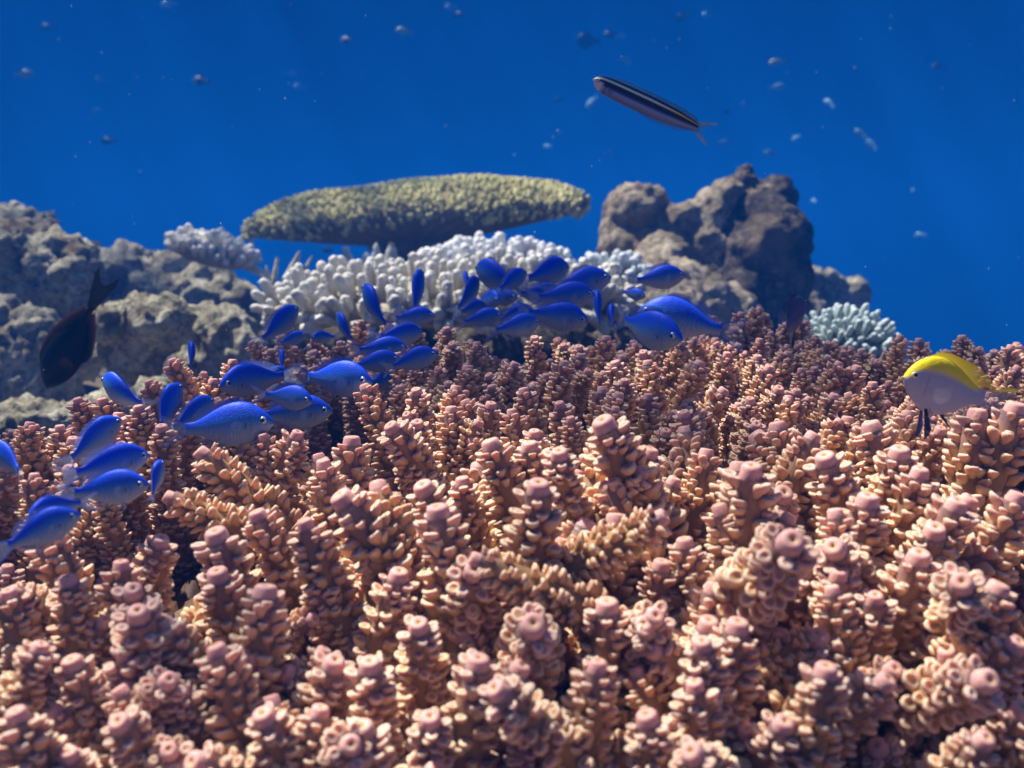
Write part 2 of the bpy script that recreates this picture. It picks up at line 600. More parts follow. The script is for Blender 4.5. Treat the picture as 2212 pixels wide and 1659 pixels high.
def cup_template(seg):
    """an open scoop-shaped corallite along +z; the lower lip (-x side) is the longer one"""
    prof = [(0.66, -0.5, -.3), (0.84, 0.05, -.1), (1.04, 0.48, 0.0), (1.08, 0.80, 0.12), (0.92, 1.08, 0.8), (0.68, 1.14, 1.0), (0.46, 1.0, 0.2)]
    th = np.linspace(0, 2 * np.pi, seg, endpoint=False)
    V, L = [], []
    for r, z, l in prof:
        lip = np.clip(z, 0, 2)
        zz = z + lip * (-0.42 * np.cos(th) + 0.02)
        x = r * np.where(np.cos(th) > 0, 0.72, 1.0) * np.cos(th) - 0.16 * lip
        V.append(np.stack([x, r * np.sin(th) * 1.05, zz], 1))
        L.append(np.full(seg, l))
    V.append(np.array([[-0.2, 0, 0.85]]))
    L.append(np.array([0.0]))
    n = len(prof)
    i = np.arange(n - 1)[:, None] * seg
    j = np.arange(seg)[None, :]
    q = np.stack([i + j, i + (j + 1) % seg, i + seg + (j + 1) % seg, i + seg + j], -1).reshape(-1, 4)
    t = np.array([[(n - 1) * seg + k, (n - 1) * seg + (k + 1) % seg, n * seg] for k in range(seg)])
    return np.vstack(V), q, t, np.concatenate(L)


CUP_HI, CUP_LO = cup_template(9), cup_template(6)


def add_stem(g, rs, p0, direction, length, rb, rt, cup, size=1.0, bend=0.12, t_from=0.0, tint=0.0, seg=10):
    d = direction / np.linalg.norm(direction)
    side = np.cross(d, rs.normal(size=3))
    side /= np.linalg.norm(side)
    n = 12
    t = np.linspace(0, 1, n)
    path = p0 + d * (t * length)[:, None] + side * (bend * length * (t ** 2 - t * 0.6))[:, None]
    tip_len = 0.0027 * size
    rad = rb * (0.92 + 0.16 * (1 - t)) * (1 - t ** 2.4) + rt * t ** 2.4
    V, Q, tan, a, b = tube(path, rad, seg)
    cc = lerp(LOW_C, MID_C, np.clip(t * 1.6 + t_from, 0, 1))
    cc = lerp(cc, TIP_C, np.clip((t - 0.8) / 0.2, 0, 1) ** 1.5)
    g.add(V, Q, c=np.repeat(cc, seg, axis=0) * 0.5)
    # axial corallite: a blunt open tube at the tip
    ar = 0.0026 * size * rs.uniform(0.9, 1.15)
    z = np.array([-0.6, 0.2, 0.85, 1.06, 1.10, 1.0, 0.7]) * tip_len
    rr = np.array([1.3, 1.1, 1.02, 0.84, 0.52, 0.27, 0.04]) * ar
    pa = path[-1] + tan[-1] * z[:, None]
    V, Q, *_ = tube(np.vstack([pa[:1], pa[:1] + tan[-1] * 0.001]), np.ones(2), 3)   # frame helper only
    th = np.linspace(0, 2 * np.pi, 12, endpoint=False)
    V = pa[:, None, :] + rr[:, None, None] * (np.cos(th)[None, :, None] * a[-1] + np.sin(th)[None, :, None] * b[-1])
    i = np.arange(6)[:, None] * 12
    j = np.arange(12)[None, :]
    Q = np.stack([i + j, i + (j + 1) % 12, i + 12 + (j + 1) % 12, i + 12 + j], -1).reshape(-1, 4)
    tc_ = np.vstack([TIP_C * 0.95, TIP_C, TIP_C * 1.05, TIP_C * 1.12, TIP_C * 1.1, MID_C * 1.0, MID_C * 0.8])
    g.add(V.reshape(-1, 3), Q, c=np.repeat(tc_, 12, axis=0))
    # radial corallites on a spiral
    sp = 0.0045 * size
    pos, s = [], length - 0.0012
    ph = rs.uniform(0, 6.28)
    while s > 0.002:
        tt = s / length
        r = np.interp(tt, t, rad)
        grow = 0.74 + 0.26 * min(1, (length - s) / 0.030)
        pos.append((tt, ph + rs.normal(0, 0.34), r, grow * rs.uniform(0.78, 1.25)))
        ph += 2.39996
        s -= (sp * grow) ** 2 / (2 * math.pi * (r + 0.001)) * 1.02
    pos = np.array(pos)[rs.random(len(pos)) > 0.07]
    tt, ph, r, gr = pos.T
    pth = np.stack([np.interp(tt, t, path[:, k]) for k in range(3)], 1)
    tn = np.stack([np.interp(tt, t, tan[:, k]) for k in range(3)], 1)
    av = np.stack([np.interp(tt, t, a[:, k]) for k in range(3)], 1)
    bv = np.stack([np.interp(tt, t, b[:, k]) for k in range(3)], 1)
    nrm = np.cos(ph)[:, None] * av + np.sin(ph)[:, None] * bv
    up = rs.uniform(1.15, 1.75, len(tt))[:, None] + 0.5 * np.clip((tt - 0.85) / 0.15, 0, 1)[:, None]
    ez = nrm + up * tn + rs.normal(0, 0.14, (len(tt), 3))
    ez /= np.linalg.norm(ez, axis=1)[:, None]
    ex = tn - (tn * ez).sum(1)[:, None] * ez          # adaxial (upper) side
    ex /= np.linalg.norm(ex, axis=1)[:, None]
    ey = np.cross(ez, ex)
    S = 0.00206 * size * gr
    TV, TQ, TT, TL = cup
    k = len(TV)
    hgt = rs.uniform(0.9, 1.25, len(tt))
    W = (TV[None, :, 0:1] * ex[:, None, :] + 0.90 * TV[None, :, 1:2] * ey[:, None, :] + (TV[None, :, 2:3] * 1.16 * hgt[:, None, None]) * ez[:, None, :]) * S[:, None, None]
    W = W + (pth + nrm * (r - 0.0002)[:, None])[:, None, :]
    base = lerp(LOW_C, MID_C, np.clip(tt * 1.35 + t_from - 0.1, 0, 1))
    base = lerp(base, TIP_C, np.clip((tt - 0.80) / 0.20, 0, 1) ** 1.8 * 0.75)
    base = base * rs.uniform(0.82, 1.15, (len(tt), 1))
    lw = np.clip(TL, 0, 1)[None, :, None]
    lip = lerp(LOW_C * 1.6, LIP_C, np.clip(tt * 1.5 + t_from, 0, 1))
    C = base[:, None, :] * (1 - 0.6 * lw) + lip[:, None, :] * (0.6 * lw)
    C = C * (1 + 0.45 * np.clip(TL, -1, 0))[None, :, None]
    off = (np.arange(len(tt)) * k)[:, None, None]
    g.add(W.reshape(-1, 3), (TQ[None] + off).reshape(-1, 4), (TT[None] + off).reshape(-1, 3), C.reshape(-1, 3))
    return path, rad, tan, a, b


BL = 0.092       # length of a branch mesh; its tip is at z = BL


def branch_geo(seed, nside, cup, size=1.0, fork=False):
    rs = np.random.default_rng(seed)
    g = Geo()
    rb = rs.uniform(0.0060, 0.0078)
    path, rad, tan, a, b = add_stem(g, rs, np.zeros(3), np.array([0, 0, 1.0]), BL, rb, 0.0036, cup, size, bend=rs.uniform(0.02, 0.12))
    path0 = path[-1] - np.array([0, 0, BL])
    ph = rs.uniform(0, 6.28)
    for k in range(nside):
        t = rs.uniform(0.25, 0.74) if not fork else rs.uniform(0.2, 0.5)
        i = t * 11
        p = np.array([np.interp(i, np.arange(12), path[:, c]) for c in range(3)])
        ph += rs.uniform(1.7, 2.9)
        out = np.cos(ph) * a[int(i)] + np.sin(ph) * b[int(i)]
        d = tan[int(i)] * rs.uniform(0.8, 1.25) + out * rs.uniform(0.45, 0.85)
        L = (1 - t) * BL * rs.uniform(0.75, 1.12)
        if fork:
            d = tan[int(i)] + out * rs.uniform(0.55, 1.15)
            L = (1 - t) * BL * rs.uniform(0.85, 1.25)
        add_stem(g, rs, p, d, max(L, 0.02), rb * rs.uniform(0.72, 0.92), 0.0033, cup, size * 0.95, bend=-0.1, t_from=0.35)
    for v in g.v:
        v -= np.array([path0[0], path0[1], 0]) * (v[:, 2:3] / BL)
    return g


VAR_N = [0, 0, 1, 1, 2, 1, 3, 0, 0, 1, 2, 1]
GEO_HI = [branch_geo(100 + k, VAR_N[k], CUP_HI) for k in range(12)]
SIDE = []
for _k in range(3):                              # short side fingers
    _g = Geo()
    add_stem(_g, np.random.default_rng(400 + _k), np.array([0, 0, BL - 0.05]), np.array([0, 0, 1.0]), 0.05, 0.0066, 0.0036, CUP_HI, 1.0, bend=0.0, t_from=0.4)
    SIDE.append(_g.mesh("branch", M_PINK))
FORKS = []
for _k in range(6):
    FORKS.append(branch_geo(300 + _k, (1, 2, 2, 3, 1, 2)[_k], CUP_HI, fork=True))
MESH_FORK = [g.mesh("branch", M_PINK) for g in FORKS]
MESH_HI = [g.mesh("branch", M_PINK) for g in GEO_HI]
GEO_LO = [branch_geo(200 + k, (0, 1, 2, 1, 2)[k], CUP_LO, 1.05).arrays() for k in range(5)]

# tips seen in the photo: x, y, width in px, lean in degrees (0 up, + to the right), lean towards the viewer
FRONT = [
    (1163, 1062, 140, -4, .1), (1424, 1122, 110, 50, .05), (1032, 1212, 110, -72, .05), (1166, 1285, 90, 10, 1.6), (948, 1115, 130, -14, .15),
    (1063, 968, 112, -2, .1), (1145, 972, 105, 5, .1), (1308, 926, 150, 8, .1), (1402, 985, 105, 16, .1), (918, 1062, 105, -10, .1),
    (1000, 1047, 95, 4, .1), (745, 1085, 122, 2, .1), (662, 1140, 115, -6, .1), (1225, 1018, 90, 6, .1),
    (470, 1165, 112, -10, .2), (472, 1250, 108, -4, .2), (572, 1288, 122, 2, .2), (672, 1340, 85, 60, .4), (262, 1230, 108, 6, .2), (148, 1262, 112, 8, .1),
    (300, 1335, 132, 12, .3), (85, 1405, 112, 45, .3), (272, 1415, 118, 0, .3), (40, 1555, 135, 0, .3), (262, 1568, 125, 4, .4), (472, 1415, 122, -6, .2),
    (572, 1555, 122, 6, .3), (345, 1175, 105, 0, .1), (100, 1172, 105, 0, .1), (20, 1290, 110, -5, .2), (150, 1640, 120, 5, .4), (390, 1500, 115, -10, .3),
    (905, 1358, 118, -4, .2), (800, 1445, 120, 0, .2), (1032, 1440, 124, 2, .2), (1160, 1372, 116, -8, .2), (1312, 1318, 116, 0, .2), (1428, 1228, 100, 0, .2),
    (1432, 1335, 92, 8, .4), (1290, 1448, 120, 6, .2), (1132, 1608, 108, 0, .4), (1252, 1578, 105, 0, .5), (785, 1585, 122, 0, .3), (690, 1545, 118, -4, .3),
    (930, 1560, 118, 0, .3), (1400, 1560, 120, -3, .3), (1592, 1362, 126, 4, .2), (1502, 1488, 128, 0, .2), (1612, 1585, 110, 0, .6), (1762, 1375, 98, 52, .3),
    (1782, 1458, 136, -4, .2), (1690, 1570, 122, 4, .3), (1648, 1212, 108, 0, .1), (1732, 1238, 108, 4, .1), (1622, 1028, 132, 14, .1), (1560, 1108, 110, -8, .1),
    (1525, 985, 92, 4, .1), (1680, 928, 95, -2, .1), (1752, 952, 98, 12, .1), (1786, 1000, 116, -22, .2), (1942, 985, 116, 8, .2), (1985, 1030, 114, 10, .2),
    (1982, 1212, 126, 14, .2), (2048, 1418, 112, -12, .3), (2152, 1280, 134, 8, .2), (2192, 1085, 120, 4, .1), (2190, 890, 124, 0, .1), (2110, 905, 112, -6, .1),
    (2190, 1400, 128, 6, .3), (2122, 1605, 128, 10, .4), (2205, 1540, 118, 0, .4), (1872, 1090, 118, -8, .1), (1700, 1128, 112, 18, .1), (1905, 1480, 126, 8, .2),
    (2062, 1100, 122, 2, .1), (1480, 1180, 105, 0, .1), (1540, 1280, 108, 6, .1), (1380, 1010, 95, 0, .1), (840, 1130, 105, 4, .1), (700, 1010, 95, 0, .1),
    (560, 1120, 105, -8, .1), (440, 985, 95, -40, .2), (570, 950, 85, 2, .1), (640, 945, 88, 4, .1), (760, 960, 90, 0, .1), (850, 930, 92, 0, .1),
    (1810, 1250, 118, 0, .2), (1890, 1300, 118, 10, .2), (2040, 1260, 118, 6, .2), (1000, 1240, 100, 10, .1), (860, 1250, 110, 4, .1), (1210, 1180, 100, 0, .0),
    (370, 1078, 88, -60, .3), (1330, 1130, 105, 4, .05), (720, 1440, 115, 12, .2), (160, 1440, 118, -6, .2),
]
MIDDLE = [
    (965, 715, 70, 6, .1), (1030, 748, 75, 4, .1), (1155, 735, 66, 0, .1), (1205, 738, 62, -18, .1), (1250, 755, 62, 8, .1), (1310, 735, 62, 0, .1),
    (1010, 800, 74, 0, .1), (900, 850, 86, 4, .1), (1110, 792, 78, 0, .1), (1218, 790, 78, 4, .1), (1132, 850, 82, 0, .1), (1330, 790, 72, 0, .1), (1400, 788, 72, 2, .1),
    (1470, 745, 62, 8, .1), (1540, 690, 60, 14, .1), (1600, 682, 60, 10, .1), (1640, 672, 60, 6, .1), (1640, 740, 66, 10, .1), (1700, 768, 66, 18, .1), (1760, 732, 60, 14, .1),
    (1802, 745, 60, 10, .1), (1862, 762, 62, 4, .1), (1985, 740, 60, 0, .1), (2078, 733, 60, -4, .1), (2182, 755, 66, 0, .1), (1930, 765, 60, 0, .1),
    (1560, 850, 74, 6, .1), (1300, 850, 82, 0, .1), (1400, 862, 82, 2, .1), (1480, 900, 86, 0, .1), (1620, 870, 80, 4, .1), (1720, 850, 78, 8, .1), (1800, 860, 76, 6, .1),
    (1885, 835, 76, 8, .1), (2110, 805, 72, 0, .1), (2195, 800, 76, 0, .1), (1960, 900, 86, 4, .1), (2030, 935, 92, 4, .1), (1880, 925, 90, 0, .1), (1510, 790, 68, 6, .1),
    (1570, 770, 66, 10, .1), (790, 842, 80, 6, .1), (975, 890, 86, 0, .1), (1060, 880, 84, 0, .1), (1210, 880, 84, -4, .1), (1810, 790, 68, 10, .1), (1660, 800, 70, 12, .1), (2010, 800, 70, -2, .1),
    (1440, 700, 56, 0, .1), (1505, 680, 55, 8, .1), (1740, 700, 56, 10, .1), (1850, 800, 66, 6, .1),
]
LEFT = [
    (375, 785, 75, -6, .1), (170, 870, 72, -8, .1), (300, 888, 80, 0, .1), (130, 930, 80, 6, .1), (45, 942, 80, 0, .1), (222, 872, 72, 4, .1), (262, 968, 82, 0, .1),
    (440, 812, 62, 6, .1), (325, 832, 70, -4, .1), (75, 1035, 90, 4, .1), (15, 1010, 90, -6, .1), (190, 960, 82, 0, .1), (150, 1020, 88, 6, .1), (-60, 960, 85, 0, .1), (350, 930, 82, 0, .1), (410, 880, 78, 4, .1),
    (-130, 1000, 88, 0, .1), (470, 870, 76, 0, .1), (520, 880, 78, 4, .1),
]
REAR = [
    (545, 745, 54, -22, .1), (585, 762, 54, -4, .1), (680, 738, 50, 4, .1), (780, 700, 52, 0, .1), (842, 708, 52, 4, .1), (655, 800, 60, 0, .1), (705, 782, 56, 8, .1),
    (735, 745, 52, 0, .1), (610, 730, 50, 0, .1), (900, 715, 55, 4, .1), (940, 760, 62, 4, .1), (860, 770, 62, 0, .1), (760, 790, 60, 0, .1), (560, 810, 62, -6, .1),
]
DPY = ([640, 690, 740, 800, 900, 1000, 1200, 1400, 1659, 2000], [1.05, .95, .80, .70, .58, .50, .42, .36, .30, .25])


def tip_pos(c):
    d = 0.6 * np.interp(c[1], *DPY) + 0.4 * 47.3 / c[2]
    if abs(c[3]) > 40:
        d *= 0.95                       # side fingers stand in front of their neighbours
    return P(c[0], c[1], d)


def in_poly(x, y, poly):
    r = False
    for (x0, y0), (x1, y1) in zip(poly, poly[1:] + poly[:1]):
        if (y0 > y) != (y1 > y) and x < (x1 - x0) * (y - y0) / (y1 - y0) + x0:
            r = not r
    return r


COLONIES = [
    ("branching_coral", FRONT, [(-700, 1160), (330, 1150), (460, 1000), (700, 935), (880, 920), (1050, 950), (1320, 930), (1500, 950), (1700, 930), (2050, 940), (2300, 880), (3900, 880), (4600, 2700), (-1500, 2700)],
     "nearest pink-tipped tan branching coral filling the bottom of the picture"),
    ("branching_coral", MIDDLE, [(880, 880), (800, 850), (960, 760), (1100, 755), (1280, 755), (1480, 700), (1650, 680), (1900, 770), (2120, 755), (2600, 770), (3500, 800), (3500, 880), (2250, 880), (2050, 935), (1700, 925), (1500, 945), (1320, 925), (1050, 945)],
     "shaded pink-tipped branching coral behind the nearest one, below the blue fish and the dark boulder"),
    ("branching_coral", LEFT, [(-1000, 1000), (130, 900), (370, 790), (450, 830), (540, 880), (470, 930), (330, 1000), (200, 1070), (-400, 1150), (-1000, 1200)],
     "sunlit pink branching coral at the left edge beside the flat pale slab"),
    ("branching_coral", REAR, [(540, 755), (700, 740), (960, 720), (960, 800), (800, 840), (560, 840)],
     "small pink branching coral clump before the cream finger coral, partly hidden by blue fish"),
]
PART_NAMES = 100


def rot_to(d, spin):
    z = np.asarray(d, float)
    z /= np.linalg.norm(z)
    q = Vector(z).to_track_quat('Z', 'Y').to_matrix() @ Matrix.Rotation(spin, 3, 'Z')
    return q


for ci, (nm, ctrl, poly, lab) in enumerate(COLONIES):
    rs = np.random.default_rng(50 + ci)
    tips = np.array([tip_pos(c) for c in ctrl])

    def height(xy, sg=0.05):
        d2 = ((xy[:, None, :] - tips[None, :, :2]) ** 2).sum(-1)
        w = np.exp(-d2 / (2 * sg * sg)) + 1e-6 / (d2 + 0.02)
        return (w * tips[None, :, 2]).sum(1) / w.sum(1)
    items = []
    for c, T in zip(ctrl, tips):
        lean = R(c[3])
        D = np.array([math.sin(lean) + rs.normal(0, 0.19) + 0.55 * T[0], -c[4] + rs.normal(0, 0.13), math.cos(lean) + 0.02])
        dd_ = T @ FWD
        wsc = np.clip(c[2] / FPX * dd_ / (0.0158 if ci == 0 else 0.0185), 1.0, 1.8 if ci == 0 else 1.15)
        items.append((T, D, wsc * (0.9 if abs(c[3]) > 40 else 0.7 if c[4] > 1 else 1.0), c[2], True))
    # filler branches between them, a little lower
    s = 0.050 if ci == 0 else 0.030
    lo, hi = tips.min(0), tips.max(0)
    wx = 0.36 if ci < 2 else 0.16
    pts = []
    yy = max(0.13, lo[1] - (0.14 if ci == 0 else 0.02))
    row = 0
    while yy < hi[1] + 0.03:
        xx = lo[0] - wx + (row % 2) * s / 2
        while xx < hi[0] + wx:
            pts.append((xx + rs.normal(0, s * .2), yy + rs.normal(0, s * .2)))
            xx += s
        yy += s * 0.866
        row += 1
    pts = np.array(pts)
    hz = height(pts)
    for (x, y), z in zip(pts, hz):
        p = np.array([x, y, z - abs(rs.normal(0.044, 0.012) if ci == 0 else rs.normal(0.014, 0.012))])
        px, py, d = proj(p)
        if not in_poly(px, py, poly) or (215 < px < 430 and 1045 < py < 1175):
            continue
        if ((tips[:, :2] - p[:2]) ** 2).sum(1).min() < (0.036 if ci == 0 else 0.023) ** 2:
            continue
        D = np.array([rs.normal(0.02, 0.24) + 0.9 * (x - tips[:, 0].mean()), -0.10 + rs.normal(0, 0.2), 1.0])
        items.append((p, D, rs.uniform(0.85, 1.2), 47.3 / d, False))
    root = link(nm, None)
    root.location = np.array([tips[:, 0].mean(), tips[:, 1].mean(), tips[:, 2].mean() - 0.1])
    tag(root, lab, "coral", "pink branching corals")
    inv = Matrix.Translation(-root.location)

    def vis(it):
        px, py, d = proj(it[0])
        return (0 if -60 < px < 2270 and py < 1720 else 10) + (0 if it[4] else 0.35) + d
    items.sort(key=vis)
    rest = Geo()
    for k, (T, D, sc, w, isc) in enumerate(items):
        rot = rot_to(D, rs.uniform(0, 6.28))
        sc = sc * rs.uniform(0.92, 1.12)
        base = Vector(T) - (rot @ Vector((0, 0, BL * sc)))
        if k < PART_NAMES:
            vi = int(rs.integers(12)) if not isc or abs(D[0]) < 0.6 else (0, 8)[k % 2]
            if D[1] < -1:
                vi = 8
            mesh_ = MESH_HI[vi]
            if isc and w >= 95 and abs(D[0]) < 0.6 and D[1] > -1 and rs.random() < 0.7:
                mesh_ = MESH_FORK[int(rs.integers(6))]
            if isc and (abs(D[0]) >= 0.6 or D[1] < -1):
                mesh_ = SIDE[k % 3]
            o = link("branch", mesh_, root)
            o.matrix_local = inv @ (Matrix.Translation(base) @ rot.to_4x4() @ Matrix.Scale(sc, 4))
        else:
            v, q, t, c, uv = GEO_LO[int(rs.integers(5))]
            Rm = np.array(rot) * sc
            rest.add(v @ Rm.T + np.array(base) - np.array(root.location), q, t, c)
    if rest.n:
        o = link("branches", rest.mesh("branches", M_PINK), root)
        o["kind"] = "stuff"
    # the thick base the branches grow from
    gx = np.arange(lo[0] - wx, hi[0] + wx, 0.008)
    gy = np.arange(max(0.08, lo[1] - 0.14), hi[1] + 0.06, 0.008)
    X, Y = np.meshgrid(gx, gy)
    xy = np.stack([X.ravel(), Y.ravel()], 1)
    dn = np.min(((xy[:, None, :] - np.array([it[0][:2] for it in items])[None]) ** 2).sum(-1), axis=1) ** .5
    z = height(xy) - 0.088 + 0.016 * fbm(np.c_[xy, 0 * xy[:, 0]], 40, 3) + 0.006 * fbm(np.c_[xy, 0 * xy[:, 0]], 170, 2, 5) - 0.3 * sstep(dn, 0.03, 0.075)
    nx, ny = len(gx), len(gy)
    i = np.arange(ny - 1)[:, None] * nx
    j = np.arange(nx - 1)[None, :]
    q = np.stack([i + j, i + j + 1, i + nx + j + 1, i + nx + j], -1).reshape(-1, 4)
    q = q[(dn[q] < 0.08).all(1)]
    g = Geo()
    g.add(np.c_[xy, z] - np.array(root.location), q, c=LOW_C * 0.55)  # base colour darkened again as shade between the branches
    link("base", g.mesh("base", M_PINK), root)

# ------------------------------------------------------------------ pale finger corals
def finger_geo(seed, L, r, tipc, lowc, bumps=40):
    rs = np.random.default_rng(seed)
    g = Geo()
    n = 11
    t = np.linspace(0, 1, n)
    side = rs.normal(size=3) * 0.1
    side[2] = 0
    path = np.array([0, 0, 1.0]) * (t * (L - r * .8))[:, None] + side * L * (t ** 2)[:, None]
    rad = r * (1.08 - 0.2 * t)
    path = np.vstack([path, path[-1] + [0, 0, r * .4], path[-1] + [0, 0, r * .68], path[-1] + [0, 0, r * .8]])
    rad = np.concatenate([rad, [r * .72, r * .4, r * .05]])
    t = np.concatenate([t, [1, 1, 1]])
    V, Q, tan, a, b = tube(path, rad, 12)
    V = V + 0.06 * r * fbm(V * 1 + seed, 1.6 / r, 2, seed)[:, None] * np.array([1, 1, .4])
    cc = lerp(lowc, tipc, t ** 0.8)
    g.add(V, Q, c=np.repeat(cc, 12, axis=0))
    m = bumps
    tt = rs.uniform(0.1, 1.0, m)
    ph = rs.uniform(0, 6.28, m)
    pos = np.stack([np.interp(tt, t[:n], path[:n, k]) for k in range(3)], 1)
    rr = r * (1.05 - 0.2 * tt)
    nr = np.stack([np.cos(ph), np.sin(ph), np.full(m, 0.35)], 1)
    ctr = pos + nr * (rr * 0.92)[:, None]
    iv, itr = icosphere(1)
    sz = r * rs.uniform(0.16, 0.26, m)
    W = iv[None] * sz[:, None, None] + ctr[:, None, :]
    off = (np.arange(m) * len(iv))[:, None, None]
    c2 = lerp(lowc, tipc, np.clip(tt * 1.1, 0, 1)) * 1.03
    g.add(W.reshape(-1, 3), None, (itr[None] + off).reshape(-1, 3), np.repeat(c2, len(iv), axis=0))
    return g


def finger_coral(name, px, py, d, half_w, half_d, half_h, n, L, r, tipc, lowc, label, seed, zmin=-0.25, tilt=(0, 0), upbias=0.5, group="pale finger corals"):
    rs = np.random.default_rng(seed)
    root = link(name, None)
    ctr = P(px, py, d)
    root.location = ctr
    tag(root, label, "coral", group)
    tipc, lowc = np.array(tipc), np.array(lowc)
    geos = [finger_geo(seed * 10 + k, L * f, r, tipc, lowc) for k, f in enumerate((0.8, 0.95, 1.1, 1.25))]
    meshes = [g.mesh("branch", M_WHITE) for g in geos]
    arrs = [g.arrays() for g in geos]
    # core the fingers grow from
    v = ICO3[0].copy()
    v = v * np.array([half_w, half_d, half_h]) * (1 + 0.12 * fbm(v, 2.5, 3, seed))[:, None]
    v[:, 2] = np.where(v[:, 2] < 0, v[:, 2] * 0.8, v[:, 2])
    g = Geo()
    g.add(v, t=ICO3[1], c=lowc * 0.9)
    tm = Matrix.Rotation(tilt[0], 3, 'X') @ Matrix.Rotation(tilt[1], 3, 'Y')
    bo = link("base", g.mesh("base", M_WHITE), root)
    bo.matrix_local = tm.to_4x4()
    pts = []
    gold = math.pi * (3 - 5 ** .5)
    N = int(n * 2 / (1 - zmin))
    for i in range(N):
        z = 1 - 2 * (i + .5) / N
        if z < zmin:
            continue
        rr = math.sqrt(1 - z * z)
        p = np.array([math.cos(gold * i) * rr, math.sin(gold * i) * rr, z]) + rs.normal(0, 0.03, 3)
        nrm = p / np.array([half_w, half_d, half_h])
        nrm /= np.linalg.norm(nrm)
        nrm = nrm + np.array([0, 0, upbias]) + rs.normal(0, 0.1, 3)
        pos = p * np.array([half_w, half_d, half_h]) * 0.96
        pos = np.array(tm @ Vector(pos))
        nrm = np.array(tm @ Vector(nrm))
        pts.append((pos, nrm))
    pts.sort(key=lambda a: a[0][1] - a[0][2] * 0.3)
    rest = Geo()
    for k, (pos, nrm) in enumerate(pts):
        rot = rot_to(nrm, rs.uniform(0, 6.28))
        sc = rs.uniform(0.8, 1.2)
        vi = int(rs.integers(4))
        if k < 100:
            o = link("branch", meshes[vi], root)
            o.matrix_local = Matrix.Translation(pos) @ rot.to_4x4() @ Matrix.Scale(sc, 4)
        else:
            v, q, t, c, uv = arrs[vi]
            rest.add(v @ (np.array(rot) * sc).T + pos, q, t, c)
    if rest.n:
        o = link("branches", rest.mesh("branches", M_WHITE), root)
        o["kind"] = "stuff"
    return root


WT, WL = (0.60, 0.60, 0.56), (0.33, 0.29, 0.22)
finger_coral("finger_coral", 965, 655, 1.42, 0.25, 0.15, 0.034, 430, 0.031, 0.0068, WT, WL,
             "wide cream white finger coral behind the school of blue fish", 31, zmin=-0.35, tilt=(R(6), R(-1)), upbias=0.7)
finger_coral("finger_coral", 1066, 588, 1.75, 0.128, 0.09, 0.042, 200, 0.022, 0.0072, (0.70, 0.72, 0.74), (0.42, 0.42, 0.40),
             "bluish white domed finger coral under the right half of the table coral", 32, zmin=-0.1, upbias=0.5)
finger_coral("finger_coral", 458, 556, 2.0, 0.075, 0.05, 0.022, 90, 0.030, 0.0072, (0.78, 0.78, 0.72), (0.40, 0.38, 0.28),
             "small white finger coral on the pale rock ridge left of the table coral", 33, zmin=-0.1, tilt=(0, R(14)), upbias=0.5)
finger_coral("finger_coral", 1828, 778, 1.3, 0.060, 0.05, 0.050, 190, 0.020, 0.0042, (0.46, 0.56, 0.56), (0.20, 0.26, 0.25),
             "pale greenish finger coral at the right behind the shaded pink coral", 34, zmin=-0.1, tilt=(0, R(28)), upbias=0.3)
finger_coral("finger_coral", 1320, 612, 1.7, 0.06, 0.05, 0.03, 60, 0.026, 0.0078, (0.62, 0.68, 0.70), (0.33, 0.35, 0.33),
             "bluish finger coral at the foot of the tan knobbed rock, right of the cream one", 35, zmin=-0.1, upbias=0.5)

# small spiky corals behind
def spiky_coral(spikes, d, col, label, r0=0.006):
    root_p = P(np.mean([s[0] for s in spikes]), max(s[1] for s in spikes) + 40, d)
    root = link("spiky_coral", None)
    root.location = root_p
    tag(root, label, "coral")
    for (x, y, bx, by, w) in spikes:
        a, b = P(bx, by, d) - root_p, P(x, y, d) - root_p
        t = np.linspace(0, 1, 9)
        g = Geo()
        path = a + (b - a) * t[:, None]
        rr = w / FPX * d / 2 * (1 - 0.75 * t)
        rr[-1] *= 0.2
        V, Q, *_ = tube(path, rr, 9)
        V = V + 0.15 * w / FPX * d * fbm(V, 120, 2)[:, None]
        g.add(V, Q, c=col)
        link("branch", g.mesh("branch", M_WHITE), root)


spiky_coral([(600, 553, 590, 620, 18), (650, 540, 615, 610, 22), (575, 572, 590, 640, 18), (560, 592, 600, 650, 16), (675, 552, 640, 620, 18)], 1.75, (0.5, 0.48, 0.36),
            "spiky pale coral showing its points left of and behind the cream finger coral")
spiky_coral([(812, 525, 812, 600, 42), (845, 520, 848, 600, 46), (745, 530, 760, 600, 26), (790, 545, 795, 600, 30)], 1.95, (0.48, 0.52, 0.48),
            "blunt pale coral stumps under the left half of the table coral")

